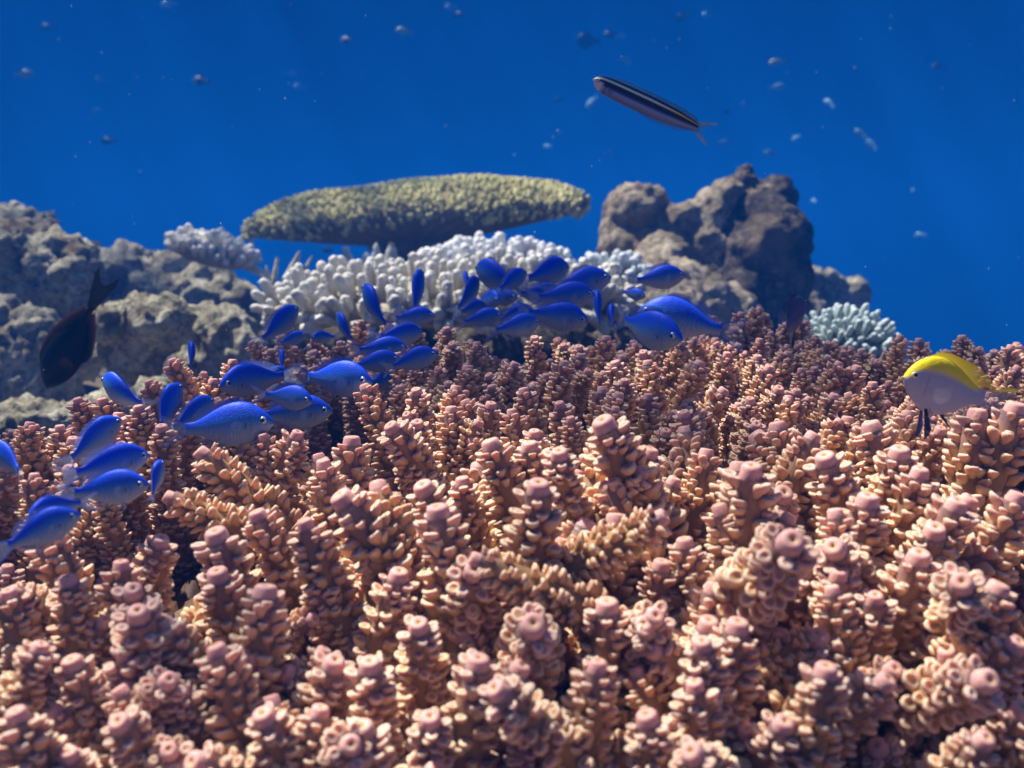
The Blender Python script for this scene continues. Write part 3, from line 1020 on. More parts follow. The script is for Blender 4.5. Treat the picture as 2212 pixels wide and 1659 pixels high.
# ------------------------------------------------------------------ table coral
def table_coral():
    d = 2.3
    root = link("table_coral", None)
    top_c = P(893, 445, d)
    root.location = P(885, 600, d)
    off = top_c - np.array(root.location)
    tag(root, "wide olive yellow table coral on a dark stalk above the white corals", "coral")
    rs = np.random.default_rng(3)
    nt_, nr = 160, 26
    th = np.linspace(0, 2 * np.pi, nt_, endpoint=False)
    Rth = 1 + 0.05 * np.sin(3 * th + 1) + 0.035 * np.sin(5 * th + 2) + 0.02 * np.sin(11 * th)
    A, B = 0.365, 0.225
    tiltm = np.array(Matrix.Rotation(R(13), 3, 'X') @ Matrix.Rotation(R(-4), 3, 'Y'))
    tiltm = np.array(Matrix.Rotation(R(-4.2), 3, 'Y') @ Matrix.Rotation(R(4), 3, 'X'))

    def top(r, t):
        x = A * Rt(t) * r * np.cos(t)
        y = B * Rt(t) * r * np.sin(t)
        z = 0.043 * (1 - r ** 4.5) + 0.010 * np.sin(9 * x + 1) * (1 - r) + 0.006 * np.sin(17 * x + 2) * np.sin(19 * y) - 0.012 * r ** 6
        return np.stack([x, y, z], -1)

    def Rt(t):
        return (np.abs(np.cos(t)) ** 3.0 + np.abs(np.sin(t)) ** 3.0) ** (-1 / 3.0) + 0.03 * np.sin(2 * t + .5) + 0.05 * np.sin(3 * t + 1) + 0.035 * np.sin(5 * t + 2) + 0.02 * np.sin(11 * t)
    rr = np.linspace(0.0, 1.0, nr)
    TH, RR = np.meshgrid(th, rr)
    Vt = top(RR, TH)
    rb = np.linspace(0.99, 0.08, nr)
    TH2, RB = np.meshgrid(th, rb)
    Vb = top(RB, TH2)
    Vb[..., 2] = -0.034 - 0.060 * (1 - RB) ** 0.85 + 0.004 * np.sin(TH2 * 40)
    V = np.concatenate([Vt, Vb], 0).reshape(-1, 3)
    n = 2 * nr
    i = np.arange(n - 1)[:, None] * nt_
    j = np.arange(nt_)[None, :]
    q = np.stack([i + j, i + (j + 1) % nt_, i + nt_ + (j + 1) % nt_, i + nt_ + j], -1).reshape(-1, 4)
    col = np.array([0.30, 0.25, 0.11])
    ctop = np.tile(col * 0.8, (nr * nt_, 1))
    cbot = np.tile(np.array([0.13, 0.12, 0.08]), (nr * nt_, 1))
    g = Geo()
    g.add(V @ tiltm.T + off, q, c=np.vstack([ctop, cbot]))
    # nubs covering the top and the rim
    m = 4600
    r = np.sqrt(rs.uniform(0.0, 1.0, m))
    r[:1500] = rs.uniform(0.9, 1.005, 1500)
    t = rs.uniform(0, 2 * np.pi, m)
    pos = top(r, t)
    rim = np.clip((r - 0.9) / 0.1, 0, 1)
    pos[:, 2] -= rim * rs.uniform(0, 0.036, m)
    nrm = np.stack([np.cos(t) * (0.15 + 1.1 * rim), np.sin(t) * (0.15 + 1.1 * rim), np.ones(m)], 1) + rs.normal(0, 0.22, (m, 3))
    nrm /= np.linalg.norm(nrm, axis=1)[:, None]
    ref = np.array([0.3, 0.9, 0.1])
    ex = np.cross(nrm, ref)
    ex /= np.linalg.norm(ex, axis=1)[:, None]
    ey = np.cross(nrm, ex)
    zz = np.array([-0.4, 0.5, 1.0, 1.25])
    rad = np.array([1.1, 1.0, 0.7, 0.1])
    tt = np.linspace(0, 2 * np.pi, 6, endpoint=False)
    T = np.concatenate([np.stack([rad[k] * np.cos(tt), rad[k] * np.sin(tt), np.full(6, zz[k] * 2.0)], 1) for k in range(4)])
    sz = rs.uniform(0.0030, 0.0054, m)
    W = (T[None, :, 0:1] * ex[:, None] + T[None, :, 1:2] * ey[:, None] + T[None, :, 2:3] * nrm[:, None]) * sz[:, None, None] + pos[:, None, :]
    ii = np.arange(3)[:, None] * 6
    jj = np.arange(6)[None, :]
    tq = np.stack([ii + jj, ii + (jj + 1) % 6, ii + 6 + (jj + 1) % 6, ii + 6 + jj], -1).reshape(-1, 4)
    cr = np.array([0.56, 0.54, 0.25])[None] * rs.uniform(0.7, 1.2, (m, 1))
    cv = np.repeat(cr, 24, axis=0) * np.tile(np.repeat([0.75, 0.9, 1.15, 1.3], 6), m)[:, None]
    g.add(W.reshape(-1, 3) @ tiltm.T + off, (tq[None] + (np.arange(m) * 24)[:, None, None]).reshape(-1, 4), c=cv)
    link("plate", g.mesh("plate", M_TABLE), root)
    g = Geo()
    zs = np.linspace(0, 1, 12)
    path = np.array([0.0, 0.0, -0.12]) * (1 - zs)[:, None] + (off + np.array([-0.01, 0.02, -0.05])) * zs[:, None]
    V, Q, *_ = tube(path, 0.045 + 0.05 * (zs - 0.35) ** 2 * 3 + 0.03 * zs ** 4, 20)
    V = V + 0.008 * fbm(V, 25, 3)[:, None]
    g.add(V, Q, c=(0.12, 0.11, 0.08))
    link("stalk", g.mesh("stalk", M_TABLE), root)


table_coral()

# ------------------------------------------------------------------ fish
def smooth_prof(xs, ys, q):
    dense = np.linspace(0, 1, 600)
    y = np.interp(dense, xs, ys)
    k = np.exp(-0.5 * (np.arange(-30, 31) / 12.0) ** 2)
    k /= k.sum()
    yp = np.concatenate([np.full(30, 0) + 2 * y[0] - y[30:0:-1], y, 2 * y[-1] - y[-2:-32:-1]])
    return np.interp(q, dense, np.convolve(yp, k, 'valid'))


class Spec:
    pass


def fish_body(sp, bend, rings=64, seg=40, mat=None):
    x = np.linspace(0, 1, rings) ** 1.25
    top = smooth_prof(sp.x, sp.top, x)
    bot = smooth_prof(sp.x, sp.bot, x)
    wid = np.maximum(smooth_prof(sp.x, sp.wid, x), 0.002)
    top[0], bot[0] = sp.top[0] + .006, sp.top[0] - .006
    wid[0] = 0.004
    th = np.linspace(0, 2 * np.pi, seg, endpoint=False)
    c, s = np.cos(th), np.sin(th)
    mid = (top + bot) / 2
    hh = (top - bot) / 2
    Z = mid[:, None] + hh[:, None] * np.sign(s) * np.abs(s) ** 0.95
    Y = wid[:, None] * np.sign(c) * np.abs(c) ** 0.9 * (1 - 0.18 * s[None, :] ** 2)
    X = np.repeat(x[:, None], seg, 1)
    S = np.repeat(s[None, :], rings, 0)
    V = np.stack([-X, Y, Z], -1)
    C = sp.color(X, S, Z)
    V, C = V.reshape(-1, 3), C.reshape(-1, 3)
    uv = np.stack([X.ravel(), (S.ravel() + 1) / 2], 1)
    i = np.arange(rings - 1)[:, None] * seg
    j = np.arange(seg)[None, :]
    q = np.stack([i + j, i + (j + 1) % seg, i + seg + (j + 1) % seg, i + seg + j], -1).reshape(-1, 4)
    n = len(V)
    V = np.vstack([V, [[0.004, 0, mid[0]]], [[-1.003, 0, mid[-1]]]])
    C = np.vstack([C, C[:1], C[-1:]])
    uv = np.vstack([uv, uv[:1], uv[-1:]])
    jj = np.arange(seg)
    t1 = np.stack([np.full(seg, n), (jj + 1) % seg, jj], 1)
    t2 = np.stack([np.full(seg, n + 1), (rings - 1) * seg + jj, (rings - 1) * seg + (jj + 1) % seg], 1)
    g = Geo()
    g.add(bendf(V, bend), q, np.vstack([t1, t2]), C, uv)
    return g


def bendf(V, b):
    V = np.array(V, float)
    s = np.clip(-V[:, 0] - 0.35, 0, 3)
    V[:, 1] += b * s ** 2
    V[:, 0] += 0.35 * b * b * s ** 2
    return V


def fin(base, tip, m=5, col=(0.3, 0.35, 0.5), colfun=None, bend=0, serr=0.0, bow=0.0):
    base, tip = np.asarray(base, float), np.asarray(tip, float)
    n = len(base)
    t = np.linspace(0, 1, m)
    V = base[None] + (tip - base)[None] * t[:, None, None]
    if bow:
        V[:, :, 1] += bow * (np.sin(np.pi * t) * 1)[:, None]
    if serr:
        V[-1, 1::2] -= (tip - base)[1::2] * serr
    u = np.linspace(0, 1, n)
    UU = np.repeat(u[None], m, 0)
    TT = np.repeat(t[:, None], n, 1)
    if colfun:
        C, al = colfun(UU.ravel(), TT.ravel())
    else:
        C, al = np.tile(np.array(col), (n * m, 1)), 0.3 * (1 - TT.ravel()) ** 2
    i = np.arange(m - 1)[:, None] * n
    j = np.arange(n - 1)[None, :]
    q = np.stack([i + j, i + j + 1, i + n + j + 1, i + n + j], -1).reshape(-1, 4)
    g = Geo()
    g.add(bendf(V.reshape(-1, 3), bend), q, c=C, uv=np.stack([UU.ravel(), al], 1))
    return g


def tail_pts(sp, ln, spread, fork, n=31, roundness=1.4):
    u = np.linspace(-1, 1, n)
    zb = (sp.top[-1] + sp.bot[-1]) / 2 + u * (sp.top[-1] - sp.bot[-1]) / 2
    base = np.stack([np.full(n, -0.975), 0 * u, zb], 1)
    L = ln * (fork + (1 - fork) * np.abs(u) ** roundness)
    L = L * (1 - 0.25 * np.clip((np.abs(u) - 0.9) / 0.1, 0, 1))
    tip = np.stack([-1 - L, 0 * u, zb * 0 + u * spread], 1)
    return base, tip


def prof(sp, x, which):
    return smooth_prof(sp.x, which, np.atleast_1d(x))


def eye_geo(pos, r, side, iris):
    g = Geo()
    v, t = ICO2
    W = v * np.array([1, 0.5, 1]) * r + np.array([pos[0], pos[1] * side, pos[2]])
    g.add(W, t=t, c=iris)
    p = Geo()
    W2 = v * np.array([0.58, 0.34, 0.58]) * r + np.array([pos[0], (pos[1] + r * 0.30) * side, pos[2]])
    p.add(W2, t=t, c=(0, 0, 0))
    return g, p


# ---- the small blue schooling fish
CH = Spec()
CH.x = [0, .03, .08, .15, .25, .35, .45, .55, .65, .75, .85, .93, 1]
CH.top = [v * 1.07 for v in (-.01, .045, .105, .165, .222, .245, .242, .22, .182, .132, .086, .066, .07)]
CH.bot = [v * 1.07 for v in (-.01, -.045, -.085, -.13, -.18, -.21, -.218, -.2, -.165, -.118, -.078, -.063, -.067)]
CH.wid = [0, .034, .063, .087, .105, .11, .106, .094, .075, .054, .034, .022, .013]


def ch_color(X, S, Z):
    back = np.array([0.006, 0.07, 0.74])
    midc = np.array([0.04, 0.20, 0.58])
    bel = np.array([0.26, 0.33, 0.46])
    k = sstep(S, -0.65, 0.25)[..., None]
    c = bel * (1 - k) + midc * k
    k = sstep(S + 0.25 * X, 0.1, 0.75)[..., None]
    c = c * (1 - k) + back * k
    # dark mark at the base of the pectoral fin, gill cover line, mouth
    dm = np.exp(-(((X - .3) / .014) ** 2 + ((Z + .02) / .03) ** 2))[..., None]
    c = c * (1 - 0.8 * dm)
    gl = np.exp(-((X - .235 - .25 * (Z + .02) ** 2 / .02 * .3) / .007) ** 2)[..., None] * (np.abs(Z + 0.01) < 0.11)[..., None]
    c = c * (1 - 0.35 * gl)
    mo = (np.exp(-((Z + .012) / .006) ** 2) * (X < .045))[..., None]
    c = c * (1 - 0.6 * mo)
    # faint rows of scales
    sc = 1 + 0.22 * np.sin(X * 210) * np.sin(Z * 230)
    return c * sc[..., None]


CH.color = ch_color
FINC = (0.30, 0.36, 0.55)


def pair_fin(p0, p1, tips, bend, base_op=.3):
    """fan-shaped fin whose base runs p0..p1 and whose rays end at tips"""
    n = len(tips)
    b = np.array(p0)[None] + (np.array(p1) - np.array(p0))[None] * np.linspace(0, 1, n)[:, None]
    return fin(b, tips, 5, colfun=lambda u, t: (np.tile(np.array(FINC), (len(u), 1)), base_op * (1 - t) ** 2), bend=bend)


def chromis_set(bend):
    sp = CH
    out = {}
    out['body'] = fish_body(sp, bend).mesh("body", M_FISH)
    xb = np.linspace(.27, .84, 33)
    base = np.stack([-xb, 0 * xb, prof(sp, xb, sp.top) - .012], 1)
    hgt = np.interp(xb, [.27, .33, .5, .62, .7, .78, .84], [.015, .05, .06, .065, .085, .07, .015])
    lag = np.interp(xb, [.27, .6, .75, .84], [.03, .05, .1, .1])
    tip = base + np.stack([-lag, 0 * xb, hgt + .012], 1)

    def dcol(u, t):
        c = np.tile(np.array([0.02, 0.07, 0.45]), (len(u), 1)) * (1 - u * .3)[:, None] + np.array([0.2, 0.24, 0.3]) * (u * .6)[:, None]
        return c, 0.55 * (1 - t) + 0.1
    out['dorsal_fin'] = fin(base, tip, 5, colfun=dcol, bend=bend, serr=0.12).mesh("dorsal_fin", M_FIN)
    xb = np.linspace(.56, .84, 19)
    base = np.stack([-xb, 0 * xb, prof(sp, xb, sp.bot) + .012], 1)
    hgt = np.interp(xb, [.56, .62, .72, .84], [.03, .09, .085, .015])
    tip = base + np.stack([-np.interp(xb, [.56, .84], [.04, .1]), 0 * xb, -hgt - .012], 1)
    out['anal_fin'] = fin(base, tip, 5, FINC, bend=bend).mesh("anal_fin", M_FIN)
    b, t = tail_pts(sp, .33, .19, .5)

    def tcol(u, t):
        e = np.clip((np.abs(u * 2 - 1) - 0.75) / 0.25, 0, 1)
        c = lerp(np.array([0.34, 0.38, 0.55]), np.array([0.03, 0.1, 0.45]), np.clip(e * 0.9 + (1 - t) ** 2 * .7, 0, 1))
        return c, 0.45 * (1 - t) ** 1.5 + 0.35 * e
    out['tail_fin'] = fin(b, t, 7, colfun=tcol, bend=bend).mesh("tail_fin", M_FIN)
    for sd in (1, -1):
        a = np.linspace(R(-62), R(-25), 9)
        ln = np.array([.19, .2, .19, .175, .16, .145, .13, .115, .1])
        o = np.array([-.3, .03 * sd, -.155])
        tips = o + np.stack([-np.cos(a) * ln, np.full(9, .03 * sd), np.sin(a) * ln], 1)
        out['pelvic_fin', sd] = pair_fin(o, o + [-.04, 0, -.004], tips, bend).mesh("pelvic_fin", M_FIN)
        a = np.linspace(R(-42), R(28), 13)
        ln = .2 * (1 - 0.25 * (np.linspace(-1, 1, 13)) ** 2)
        o = np.array([-.285, .082 * sd, -.015])
        tips = o + np.stack([-np.cos(a) * ln * .8, sd * ln * .5, np.sin(a) * ln], 1)
        out['pectoral_fin', sd] = pair_fin(o + [0, 0, -.018], o + [0, 0, .018], tips, bend, 0.0).mesh("pectoral_fin", M_FIN_CLEAR)
        e, p = eye_geo((-.115, .064, .030), .042, sd, (0.42, 0.50, 0.62))
        out['eye', sd] = e.mesh("eye", M_EYE)
        out['pupil', sd] = p.mesh("pupil", M_PUPIL)
    return out


def place(root, px, py, d, Lpx, yaw, pitch, roll=0.0, tl=1.24):
    s = Lpx / FPX * d / tl
    m = Matrix.Rotation(R(yaw), 4, 'Z') @ Matrix.Rotation(R(-pitch), 4, 'Y') @ Matrix.Rotation(R(roll), 4, 'X')
    off = m @ Vector((0.5 * s, 0, 0))           # local origin is the snout; body middle goes to the point
    root.matrix_world = Matrix.Translation(Vector(P(px, py, d)) + off) @ m @ Matrix.Scale(s, 4)


def assemble(name, parts, label, cat="fish", group=None):
    root = link(name, None)
    tag(root, label, cat, group)
    eyes = {}
    for k, me in parts.items():
        nm = k if isinstance(k, str) else k[0]
        if nm == 'pupil':
            continue
        o = link(nm, me, root)
        if nm == 'eye':
            eyes[k[1]] = o
    for k, me in parts.items():
        if not isinstance(k, str) and k[0] == 'pupil':
            link('pupil', me, eyes[k[1]])
    return root


CHSETS = [chromis_set(b) for b in (0.0, 0.28, -0.28, 0.5)]
# px, py, depth, length px, yaw (0 right, 90 away, 180 left, 270 towards us), pitch, set, label
BLUE = [
    (611, 697, .85, 118, 50, 38, 1, "blue fish turned away, tilting up, tail bent left, at the cream finger coral's left foot"),
    (635, 732, .82, 70, 5, 18, 0, "small blue fish angled up right, just under the one with its tail bent left"),
    (697, 729, .84, 62, 215, 0, 0, "smallest grey blue fish facing left between two pink coral tips, below the cream finger coral"),
    (741, 705, .86, 85, 125, 48, 2, "slim blue fish heading up left, just left of a larger one seen from behind"),
    (803, 656, .84, 122, 122, 48, 2, "larger blue fish seen from the back heading up left against the cream finger coral"),
    (902, 626, .86, 118, 82, 52, 0, "blue fish swimming straight up with both clear side fins spread in front of cream coral"),
    (899, 685, .82, 100, 4, 3, 0, "blue fish in profile facing right directly below the one swimming straight up"),
    (871, 724, .78, 112, 38, 4, 1, "blue fish turned away to the right above the stacked trio over the coral gap"),
    (829, 754, .76, 122, 8, 2, 0, "blue fish whose head is hidden, topmost of the stacked trio in mid school"),
    (817, 783, .73, 118, 4, 9, 0, "blue fish facing right in the middle of the stacked trio, dark eye clear"),
    (899, 777, .71, 120, 6, 16, 0, "blue fish nosing up right at the stacked trio's right end by a coral tip"),
    (846, 820, .76, 130, 10, 16, 1, "pale bellied blue fish mostly hidden under the stacked trio"),
    (735, 820, .64, 185, -24, -1, 0, "large blue fish facing right with dark spread tail, biggest of those below the stacked trio"),
    (540, 822, .66, 165, 228, -4, 1, "hump backed blue fish facing us and left, left of the large dark tailed one"),
    (594, 806, .72, 70, 12, 4, 0, "small blue fish peering right from behind the humped fish"),
    (609, 776, .76, 62, 105, 40, 0, "tiny blue fish tail sliver seen from behind above the small peering fish"),
    (628, 860, .60, 128, -22, -4, 2, "blue fish with big pale ringed eye turned slightly to us, above two long profiles"),
    (643, 893, .61, 182, 2, 4, 0, "long blue fish facing right, partly hidden behind the nearest long profile"),
    (497, 920, .55, 232, 0, 5, 0, "nearest long blue fish in full profile facing right over the left coral"),
    (425, 893, .60, 125, 62, 26, 1, "dark blue fish turned away just behind the tail of the nearest long profile"),
    (366, 873, .60, 128, 72, 42, 2, "dark blue fish swimming away upward, left of the one behind the nearest tail"),
    (415, 765, .80, 78, 112, 45, 1, "small lone blue fish rising in front of the dark boulder face"),
    (256, 846, .62, 150, 140, 22, 2, "blue fish heading up left beside the flat slab, below the dark brown fish"),
    (211, 946, .50, 150, 56, 30, 0, "uppermost blue fish of the cluster at far left, angled up to the right"),
    (247, 1002, .46, 172, 38, 8, 0, "blue fish in the middle of the far left cluster facing right"),
    (243, 1056, .44, 185, 6, 6, 0, "lowest right facing blue fish of the far left cluster, over dark coral shade"),
    (340, 1030, .46, 92, 88, 48, 0, "thin grey blue fish seen end on, right of the far left cluster"),
    (16, 990, .46, 140, 150, 18, 1, "blue fish cut off by the left picture edge"),
    (114, 1100, .415, 128, 240, -2, 1, "dim blue fish facing us below the far left cluster"),
    (98, 1142, .395, 175, 22, 20, 2, "blurred blue fish lowest in the picture, tail to the left edge"),
    (1007, 604, 1.00, 62, 98, 30, 0, "tiny dark blue fish end on, highest at the left of the right hand group"),
    (1017, 632, .96, 110, 70, 38, 1, "blue fish seen from behind just below the tiny end on one"),
    (1066, 597, .95, 142, 130, 18, 2, "tall blue fish facing left at the top left of the right hand group"),
    (1110, 605, .90, 92, 42, 26, 0, "small blue fish angled up right, tucked against the tall left facing one"),
    (1187, 588, .93, 132, 40, 12, 0, "blue fish highest in the right hand group, turned away to the right"),
    (1260, 613, .90, 152, 12, 13, 0, "pale headed blue fish facing right below the highest one of the group"),
    (1226, 640, .86, 145, 2, 2, 0, "long slim blue fish facing right, middle of the right hand group"),
    (1172, 634, .90, 105, 12, 2, 1, "blue fish hidden behind the tail of the long slim one"),
    (1060, 648, .90, 92, 300, 0, 0, "small blue fish facing us to the right, left of a touching twin"),
    (1084, 643, .92, 92, 330, 2, 0, "small blue fish facing right, right hand one of the touching twins"),
    (1024, 667, .90, 80, 44, 8, 0, "dim small blue fish turned away, below the twins at the group's left edge"),
    (1046, 688, .84, 100, 4, 11, 0, "bright backed blue fish in profile at the lower left of the right hand group"),
    (1122, 705, .80, 115, 30, 8, 1, "blue fish with ragged clear fins, lowest of the right hand group over the dark gap"),
    (1116, 679, .86, 92, 22, 20, 0, "blue fish nearly hidden behind the ragged finned one"),
    (1207, 685, .82, 156, -2, -8, 0, "long blue fish nosing down right with raised tail over the dark gap"),
    (1291, 661, .88, 98, 92, 48, 0, "upright thin blue fish with trailing clear fins, right of the long slim one"),
    (1319, 681, .88, 82, 80, 30, 2, "small upright blue fish just left of the big pair"),
    (1429, 601, .88, 126, 4, 6, 0, "lone blue fish in profile facing right, high in front of the dark boulder"),
    (1371, 636, .90, 60, -35, -10, 0, "tiny blue fish facing right and down, under the lone profile fish"),
    (1404, 714, .60, 195, -46, -9, 1, "big blue fish turned towards us with round dark eye, front one of the big pair"),
    (1466, 692, .66, 212, 164, 12, 0, "big blue fish heading left with forked tail at right, rear one of the big pair"),
]
for (px, py, d, L, yaw, pit, st, lab) in BLUE:
    o = assemble("blue_fish", CHSETS[st], lab, "fish", "school of small blue fish above the pink coral")
    obl = abs(math.sin(R(yaw)))                    # fish seen obliquely are nearer than their outline suggests
    place(o, px, py, d, L * (1.04 + 0.14 * obl), yaw, pit, rng.normal(0, 4))

# ---- yellow backed damselfish
YD = Spec()
YD.x = CH.x
YD.top = [v * 1.12 for v in (-.005, .075, .15, .215, .275, .305, .31, .29, .25, .19, .125, .085, .08)]
YD.bot = [v * 1.12 for v in (-.005, -.06, -.12, -.185, -.25, -.295, -.31, -.3, -.26, -.2, -.125, -.085, -.08)]
YD.wid = [0, .035, .06, .08, .095, .1, .098, .088, .072, .052, .034, .022, .013]


def yd_color(X, S, Z):
    c = np.broadcast_to(np.array([0.40, 0.40, 0.50]), X.shape + (3,)).copy()
    k = sstep(-S, 0.2, 0.9)[..., None]
    c = c * (1 - k) + np.array([0.36, 0.38, 0.50]) * k
    y = sstep(S, 0.36, 0.52) * (1 - sstep(X, .86, .96))
    y = np.maximum(y, (1 - sstep(X, .05, .1)) * sstep(S, -0.3, 0.3))[..., None]
    c = c * (1 - y) + np.array([0.95, 0.74, 0.008]) * y
    gl = np.exp(-((X - .27) / .008) ** 2)[..., None] * (np.abs(Z + .02) < 0.13)[..., None]
    c = c * (1 - 0.3 * gl)
    return c * (1 + 0.05 * np.sin(X * 190) * np.sin(Z * 190))[..., None]


YD.color = yd_color


def damsel_set(sp, dcol_, fcol, edge, tail_edge, bend, iris, dor_h=1.0):
    out = {'body': fish_body(sp, bend).mesh("body", M_FISH)}
    xb = np.linspace(.2, .88, 33)
    base = np.stack([-xb, 0 * xb, prof(sp, xb, sp.top) - .015], 1)
    hgt = np.interp(xb, [.2, .3, .55, .7, .8, .88], [.02, .06, .075, .11, .1, .02]) * dor_h
    tip = base + np.stack([-np.interp(xb, [.2, .6, .88], [.04, .07, .22]), 0 * xb, hgt + .015], 1)

    def dc(u, t):
        return np.tile(np.array(dcol_), (len(u), 1)) * (1 - 0.25 * t)[:, None], np.full(len(u), 0.75) - 0.35 * t * (u > .8)
    out['dorsal_fin'] = fin(base, tip, 5, colfun=dc, bend=bend, serr=0.08).mesh("dorsal_fin", M_FIN)
    xb = np.linspace(.56, .86, 21)
    base = np.stack([-xb, 0 * xb, prof(sp, xb, sp.bot) + .015], 1)
    hgt = np.interp(xb, [.56, .64, .74, .86], [.1, .2, .15, .02])
    tip = base + np.stack([-np.interp(xb, [.56, .66, .86], [.16, .17, .1]), 0 * xb, -hgt - .015], 1)

    def ac(u, t):
        e = np.clip(1 - u / 0.22, 0, 1)
        e = (e > .15) * 1.0
        return lerp(np.array(fcol), np.array(edge), e), 0.7 * e + 0.05
    out['anal_fin'] = fin(base, tip, 6, colfun=ac, bend=bend).mesh("anal_fin", M_FIN)
    b, t = tail_pts(sp, .34, .2, .55)

    def tc_(u, t):
        e = ((u > 0.9) if tail_edge[0] > .1 else (np.abs(u * 2 - 1) > 0.84)) * 1.0
        c = lerp(np.array(fcol), np.array(tail_edge), e)
        return c, 0.75 * e + 0.3 * (1 - t) ** 3
    out['tail_fin'] = fin(b, t, 7, colfun=tc_, bend=bend).mesh("tail_fin", M_FIN)

    def pc(u, t):
        e = (u < 0.4) * 1.0
        return lerp(np.array(fcol), np.array(edge), e), 0.7 * e + 0.05
    for sd in (1, -1):
        a = np.linspace(R(-78), R(-40), 9)
        ln = np.array([.42, .41, .37, .32, .27, .22, .19, .16, .14])
        o = np.array([-.34, .035 * sd, -.235])
        tips = o + np.stack([-np.cos(a) * ln, np.full(9, .06 * sd), np.sin(a) * ln], 1)
        bb = o[None] + np.array([-.05, 0, -.005])[None] * np.linspace(0, 1, 9)[:, None]
        out['pelvic_fin', sd] = fin(bb, tips, 6, colfun=pc, bend=bend).mesh("pelvic_fin", M_FIN)
        a = np.linspace(R(-50), R(35), 15)
        ln = .25 * (1 - 0.25 * (np.linspace(-1, 1, 15)) ** 2)
        o = np.array([-.29, .09 * sd, -.06])
        tips = o + np.stack([-np.cos(a) * ln * (.75 if sd > 0 else -.1), sd * ln * .75, np.sin(a) * ln], 1)
        bb = o[None] + np.array([0, 0, 1])[None] * np.linspace(-.025, .025, 15)[:, None]
        out['pectoral_fin', sd] = fin(bb, tips, 6, colfun=lambda u, t: (np.tile(np.array(fcol) * 1.2, (len(u), 1)), 0 * t), bend=bend).mesh("pectoral_fin", M_FIN_CLEAR)
        e, p = eye_geo((-.105, .062, .055), .042, sd, iris)
        out['eye', sd] = e.mesh("eye", M_EYE)
        out['pupil', sd] = p.mesh("pupil", M_PUPIL)
    return out


yd = assemble("damselfish", damsel_set(YD, (0.92, 0.72, 0.010), (0.42, 0.40, 0.5), (0.004, 0.008, 0.06), (0.6, 0.5, 0.04), 0.35, (0.55, 0.55, 0.35)),
              "pale grey damselfish with bright yellow back and black edged lower fins at the right")
place(yd, 2032, 836, .5, 226, 188, 15, 0)

DD = Spec()
DD.x, DD.top, DD.bot, DD.wid = YD.x, [v * .78 for v in YD.top], [v * .78 for v in YD.bot], YD.wid


def dd_color(X, S, Z):
    c = np.broadcast_to(np.array([0.085, 0.075, 0.16]), X.shape + (3,)).copy()
    k = sstep(-S, 0.1, 0.9)[..., None]
    return c * (1 - k) + np.array([0.22, 0.19, 0.26]) * k


DD.color = dd_color
dd = assemble("damselfish", damsel_set(DD, (0.03, 0.03, 0.10), (0.34, 0.33, 0.4), (0.004, 0.004, 0.01), (0.003, 0.003, 0.006), -0.3, (0.2, 0.2, 0.25)),
              "dark violet damselfish swimming away with black edged clear tail, below the dark boulder")
place(dd, 1712, 680, .78, 165, 50, 20, 0)

# ---- dark brown fish head down on the left
SG = Spec()
SG.x = CH.x
SG.top = [v * .86 for v in (-.02, .05, .11, .17, .215, .235, .235, .22, .18, .125, .07, .045, .045)]
SG.bot = [v * .86 for v in (-.02, -.07, -.12, -.17, -.215, -.235, -.24, -.225, -.185, -.125, -.07, -.045, -.045)]
SG.wid = [0, .03, .05, .065, .075, .08, .078, .07, .055, .04, .026, .018, .012]


def sg_color(X, S, Z):
    c = np.broadcast_to(np.array([0.012, 0.010, 0.011]), X.shape + (3,)).copy()
    k = (sstep(X, .80, .95) * sstep(np.abs(S), 0.2, 0.9))[..., None]
    return c * (1 - k) + np.array([0.20, 0.05, 0.02]) * k


SG.color = sg_color


def surgeon_set():
    sp = SG
    out = {'body': fish_body(sp, 0.1).mesh("body", M_FISH_PLAIN)}

    def oc(u, t):
        e = np.clip((t - 0.55) / 0.45, 0, 1)
        return lerp(np.array([0.012, 0.01, 0.011]), np.array([0.26, 0.075, 0.03]), e * (0.3 + 0.7 * u)), np.full(len(u), .2)
    xb = np.linspace(.14, .93, 41)
    base = np.stack([-xb, 0 * xb, prof(sp, xb, sp.top) - .012], 1)
    tip = base + np.stack([-np.interp(xb, [.14, .93], [.03, .07]), 0 * xb, np.interp(xb, [.14, .25, .8, .93], [.015, .05, .065, .02]) + .012], 1)
    out['dorsal_fin'] = fin(base, tip, 5, colfun=oc, bend=.1).mesh("dorsal_fin", M_FIN_SOLID)
    xb = np.linspace(.42, .93, 31)
    base = np.stack([-xb, 0 * xb, prof(sp, xb, sp.bot) + .012], 1)
    tip = base + np.stack([-np.interp(xb, [.42, .93], [.03, .07]), 0 * xb, -np.interp(xb, [.42, .5, .8, .93], [.015, .05, .065, .02]) - .012], 1)
    out['anal_fin'] = fin(base, tip, 5, colfun=oc, bend=.1).mesh("anal_fin", M_FIN_SOLID)
    b, t = tail_pts(sp, .50, .13, .6, roundness=1.8)
    out['tail_fin'] = fin(b, t, 7, (0.016, 0.012, 0.014), bend=.1).mesh("tail_fin", M_FIN_SOLID)
    for sd in (1, -1):
        a = np.linspace(R(-50), R(0), 11)
        ln = .17 * (1 - 0.2 * np.linspace(-1, 1, 11) ** 2)
        o = np.array([-.29, .075 * sd, -.05])
        tips = o + np.stack([-np.cos(a) * ln, sd * ln * .5, np.sin(a) * ln * 1.4], 1)
        bb = o[None] + np.array([0, 0, 1])[None] * np.linspace(-.03, .03, 11)[:, None]
        out['pectoral_fin', sd] = fin(bb, tips, 5, (0.10, 0.035, 0.02), bend=.1).mesh("pectoral_fin", M_FIN)
        e, p = eye_geo((-.16, .058, .075), .026, sd, (0.05, 0.035, 0.03))
        out['eye', sd] = e.mesh("eye", M_EYE)
        out['pupil', sd] = p.mesh("pupil", M_PUPIL)
    return out


